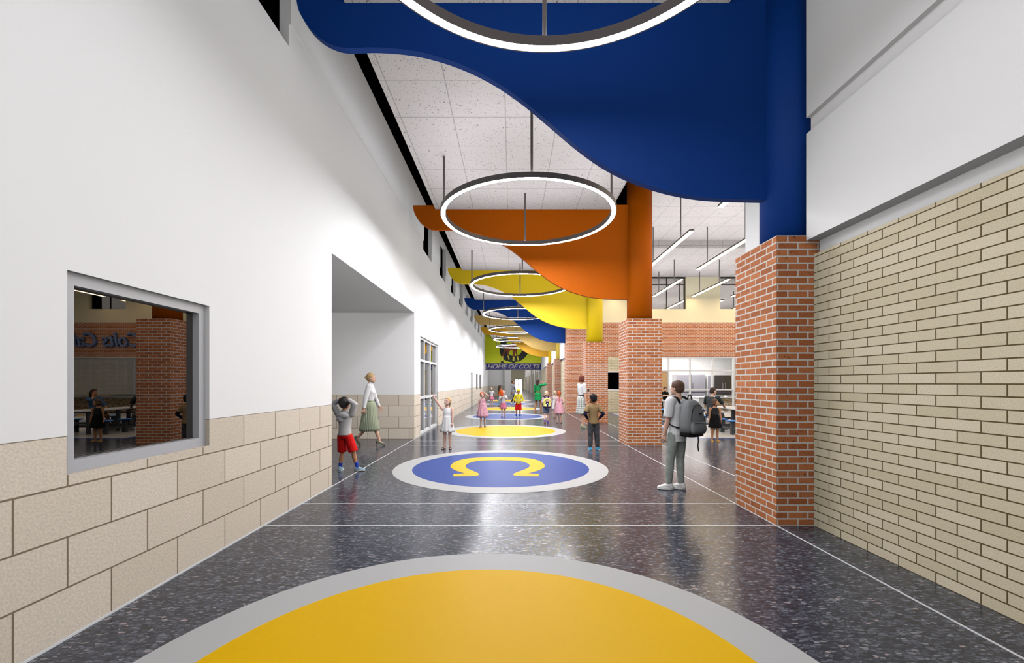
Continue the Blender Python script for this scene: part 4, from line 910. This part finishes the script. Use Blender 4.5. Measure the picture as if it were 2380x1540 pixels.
# ---- backpacks (worn, but things of their own)
def backpack(p, label, w_, h_, d_, mats, z, kind):
    """built in the wearer's torso frame, then placed there"""
    H = p.H; yb = -.062 * H - .018
    base = M.LocRotScale(p.o.location, p.o.rotation_euler, None) @ p.T
    root = thing('backpack', label, 'backpack', base @ V((0, yb - d_ / 2, z * H)))
    root.rotation_euler = (base.to_3x3().to_4x4()).to_euler()
    mb, mbase, mpoc, mtrim = mats
    def rr(w, d, zz, yo=0, n=28, pw=2.8):
        return [(w / 2 * math.copysign(abs(cos(u)) ** (2 / pw), cos(u)), yo + d / 2 * math.copysign(abs(sin(u)) ** (2 / pw), sin(u)), zz) for u in [2 * pi * i / n for i in range(n)]]
    bd = obj('body', G().loft([rr(w_ * .92, d_ * .9, h_ * .1), rr(w_, d_, h_ * .3), rr(w_ * .98, d_ * .95, h_ * .55), rr(w_ * .86, d_ * .74, h_ * .82, d_ * .06), rr(w_ * .62, d_ * .5, h_ * .95, d_ * .12), rr(w_ * .3, d_ * .25, h_, d_ * .15)]), mb, root, smooth=True, uv=False)
    obj('base_panel', G().loft([rr(w_ * .7, d_ * .7, 0), rr(w_ * .96, d_ * .96, .012), rr(w_ * .95, d_ * .94, h_ * .13)]), mbase, root, smooth=True, uv=False)
    pk = obj('front_pocket', G().loft([rr(w_ * .7, d_ * .3, h_ * .1, -d_ * .44), rr(w_ * .82, d_ * .42, h_ * .2, -d_ * .46), rr(w_ * .8, d_ * .36, h_ * .36, -d_ * .42), rr(w_ * .72, d_ * .2, h_ * .42, -d_ * .38)]), mpoc, root, smooth=True, uv=False)
    obj('zip', G().tube([(-w_ * .36, -d_ * .6, h_ * .385), (0, -d_ * .635, h_ * .392), (w_ * .36, -d_ * .6, h_ * .385)], .0035), mtrim, pk)
    arc = [(w_ * .44 * cos(u), -d_ * .47 + d_ * .16 * sin(u) ** 2, h_ * .45 + h_ * .42 * sin(u)) for u in [pi * i / 16 for i in range(17)]]
    obj('main_zip', G().tube(arc, .0045), mtrim, bd)
    obj('label_patch', G().box((-.005, -d_ * .5 - .004, h_ * .62), (.045, -d_ * .5 + .004, h_ * .66)), mtrim, bd)
    obj('handle', G().tube([(-.045, d_ * .22, h_ * .95), (-.035, d_ * .2, h_ + .045), (0, d_ * .18, h_ + .07), (.035, d_ * .2, h_ + .045), (.045, d_ * .22, h_ * .95)], .008), mtrim, root)
    inv = base.inverted() ; off = V((0, yb - d_ / 2, z * H))
    for sx in (-1, 1):
        a = sx * .07 * H; pts = [(a * .8, -.05, .80), (a * .9, -.02, .852), (a, .03, .845), (a * 1.0, .05, .80), (a * 1.02, .058, .72), (a * 1.08, .05, .65), (a * 1.22, .0, .60), (a * 1.1, -.06, .58)]
        pts = [V((q[0], q[1] * H + math.copysign(.017, q[1]) if q[1] else 0, q[2] * H)) - off for q in pts]; pts = [V(q) for q in crom([tuple(q) for q in pts], 3)]
        g = G(); rings = []
        for i, q in enumerate(pts):
            d = (pts[min(i + 1, len(pts) - 1)] - pts[max(i - 1, 0)]).normalized(); b = V((1, 0, 0)); n = d.cross(b).normalized(); rings.append([q + b * .02 + n * .006, q - b * .02 + n * .006, q - b * .02 - n * .006, q + b * .02 - n * .006])
        obj('shoulder_strap', g.loft(rings), mtrim if kind == 'grey' else mbase, root)
    if kind == 'grey':
        g = G(); q = [V((w_ * .1, -d_ * .3, .01)), V((w_ * .12, -d_ * .32, -.06)), V((w_ * .08, -d_ * .33, -.12)), V((w_ * .13, -d_ * .34, -.2))]
        obj('strap_end', G().loft([[v + V((.011, 0, 0)), v + V((.011, -.004, 0)), v + V((-.011, -.004, 0)), v + V((-.011, 0, 0))] for v in q]), mtrim, root)
    else:
        obj('centre_panel', G().box((-.06, -d_ * .53, h_ * .42), (.06, -d_ * .46, h_ * .86)).box((-.025, -d_ * .7, h_ * .08), (.025, -d_ * .6, h_ * .4)), mtrim, root)
        obj('reflective_patch', G().box((-.045, -d_ * .56, h_ * .66), (.045, -d_ * .53, h_ * .8)), mat('peach_patch', (236, 190, 170), .5), root)
        obj('buckle', G().box((-.018, -d_ * .58, h_ * .42), (.018, -d_ * .5, h_ * .5)), s_wh, root)
    return root
gb = fabric('grey_canvas', (134, 136, 138)); 
backpack(p16, 'grey backpack with black base worn by the tall boy', .38, .50, .23, (gb, fabric('black_nylon', (24, 24, 26)), gb, MATS['black_nylon'] if 'black_nylon' in MATS else f_blk), .51, 'grey')
backpack(p11, 'yellow and purple school backpack worn by the blond child', .30, .36, .17, (fabric('pale_yellow_nylon', (236, 232, 120)), fabric('purple_nylon', (52, 34, 84)), fabric('cream_nylon', (236, 234, 170)), MATS['purple_nylon'] if 'purple_nylon' in MATS else f_navy), .50, 'school')
bake()
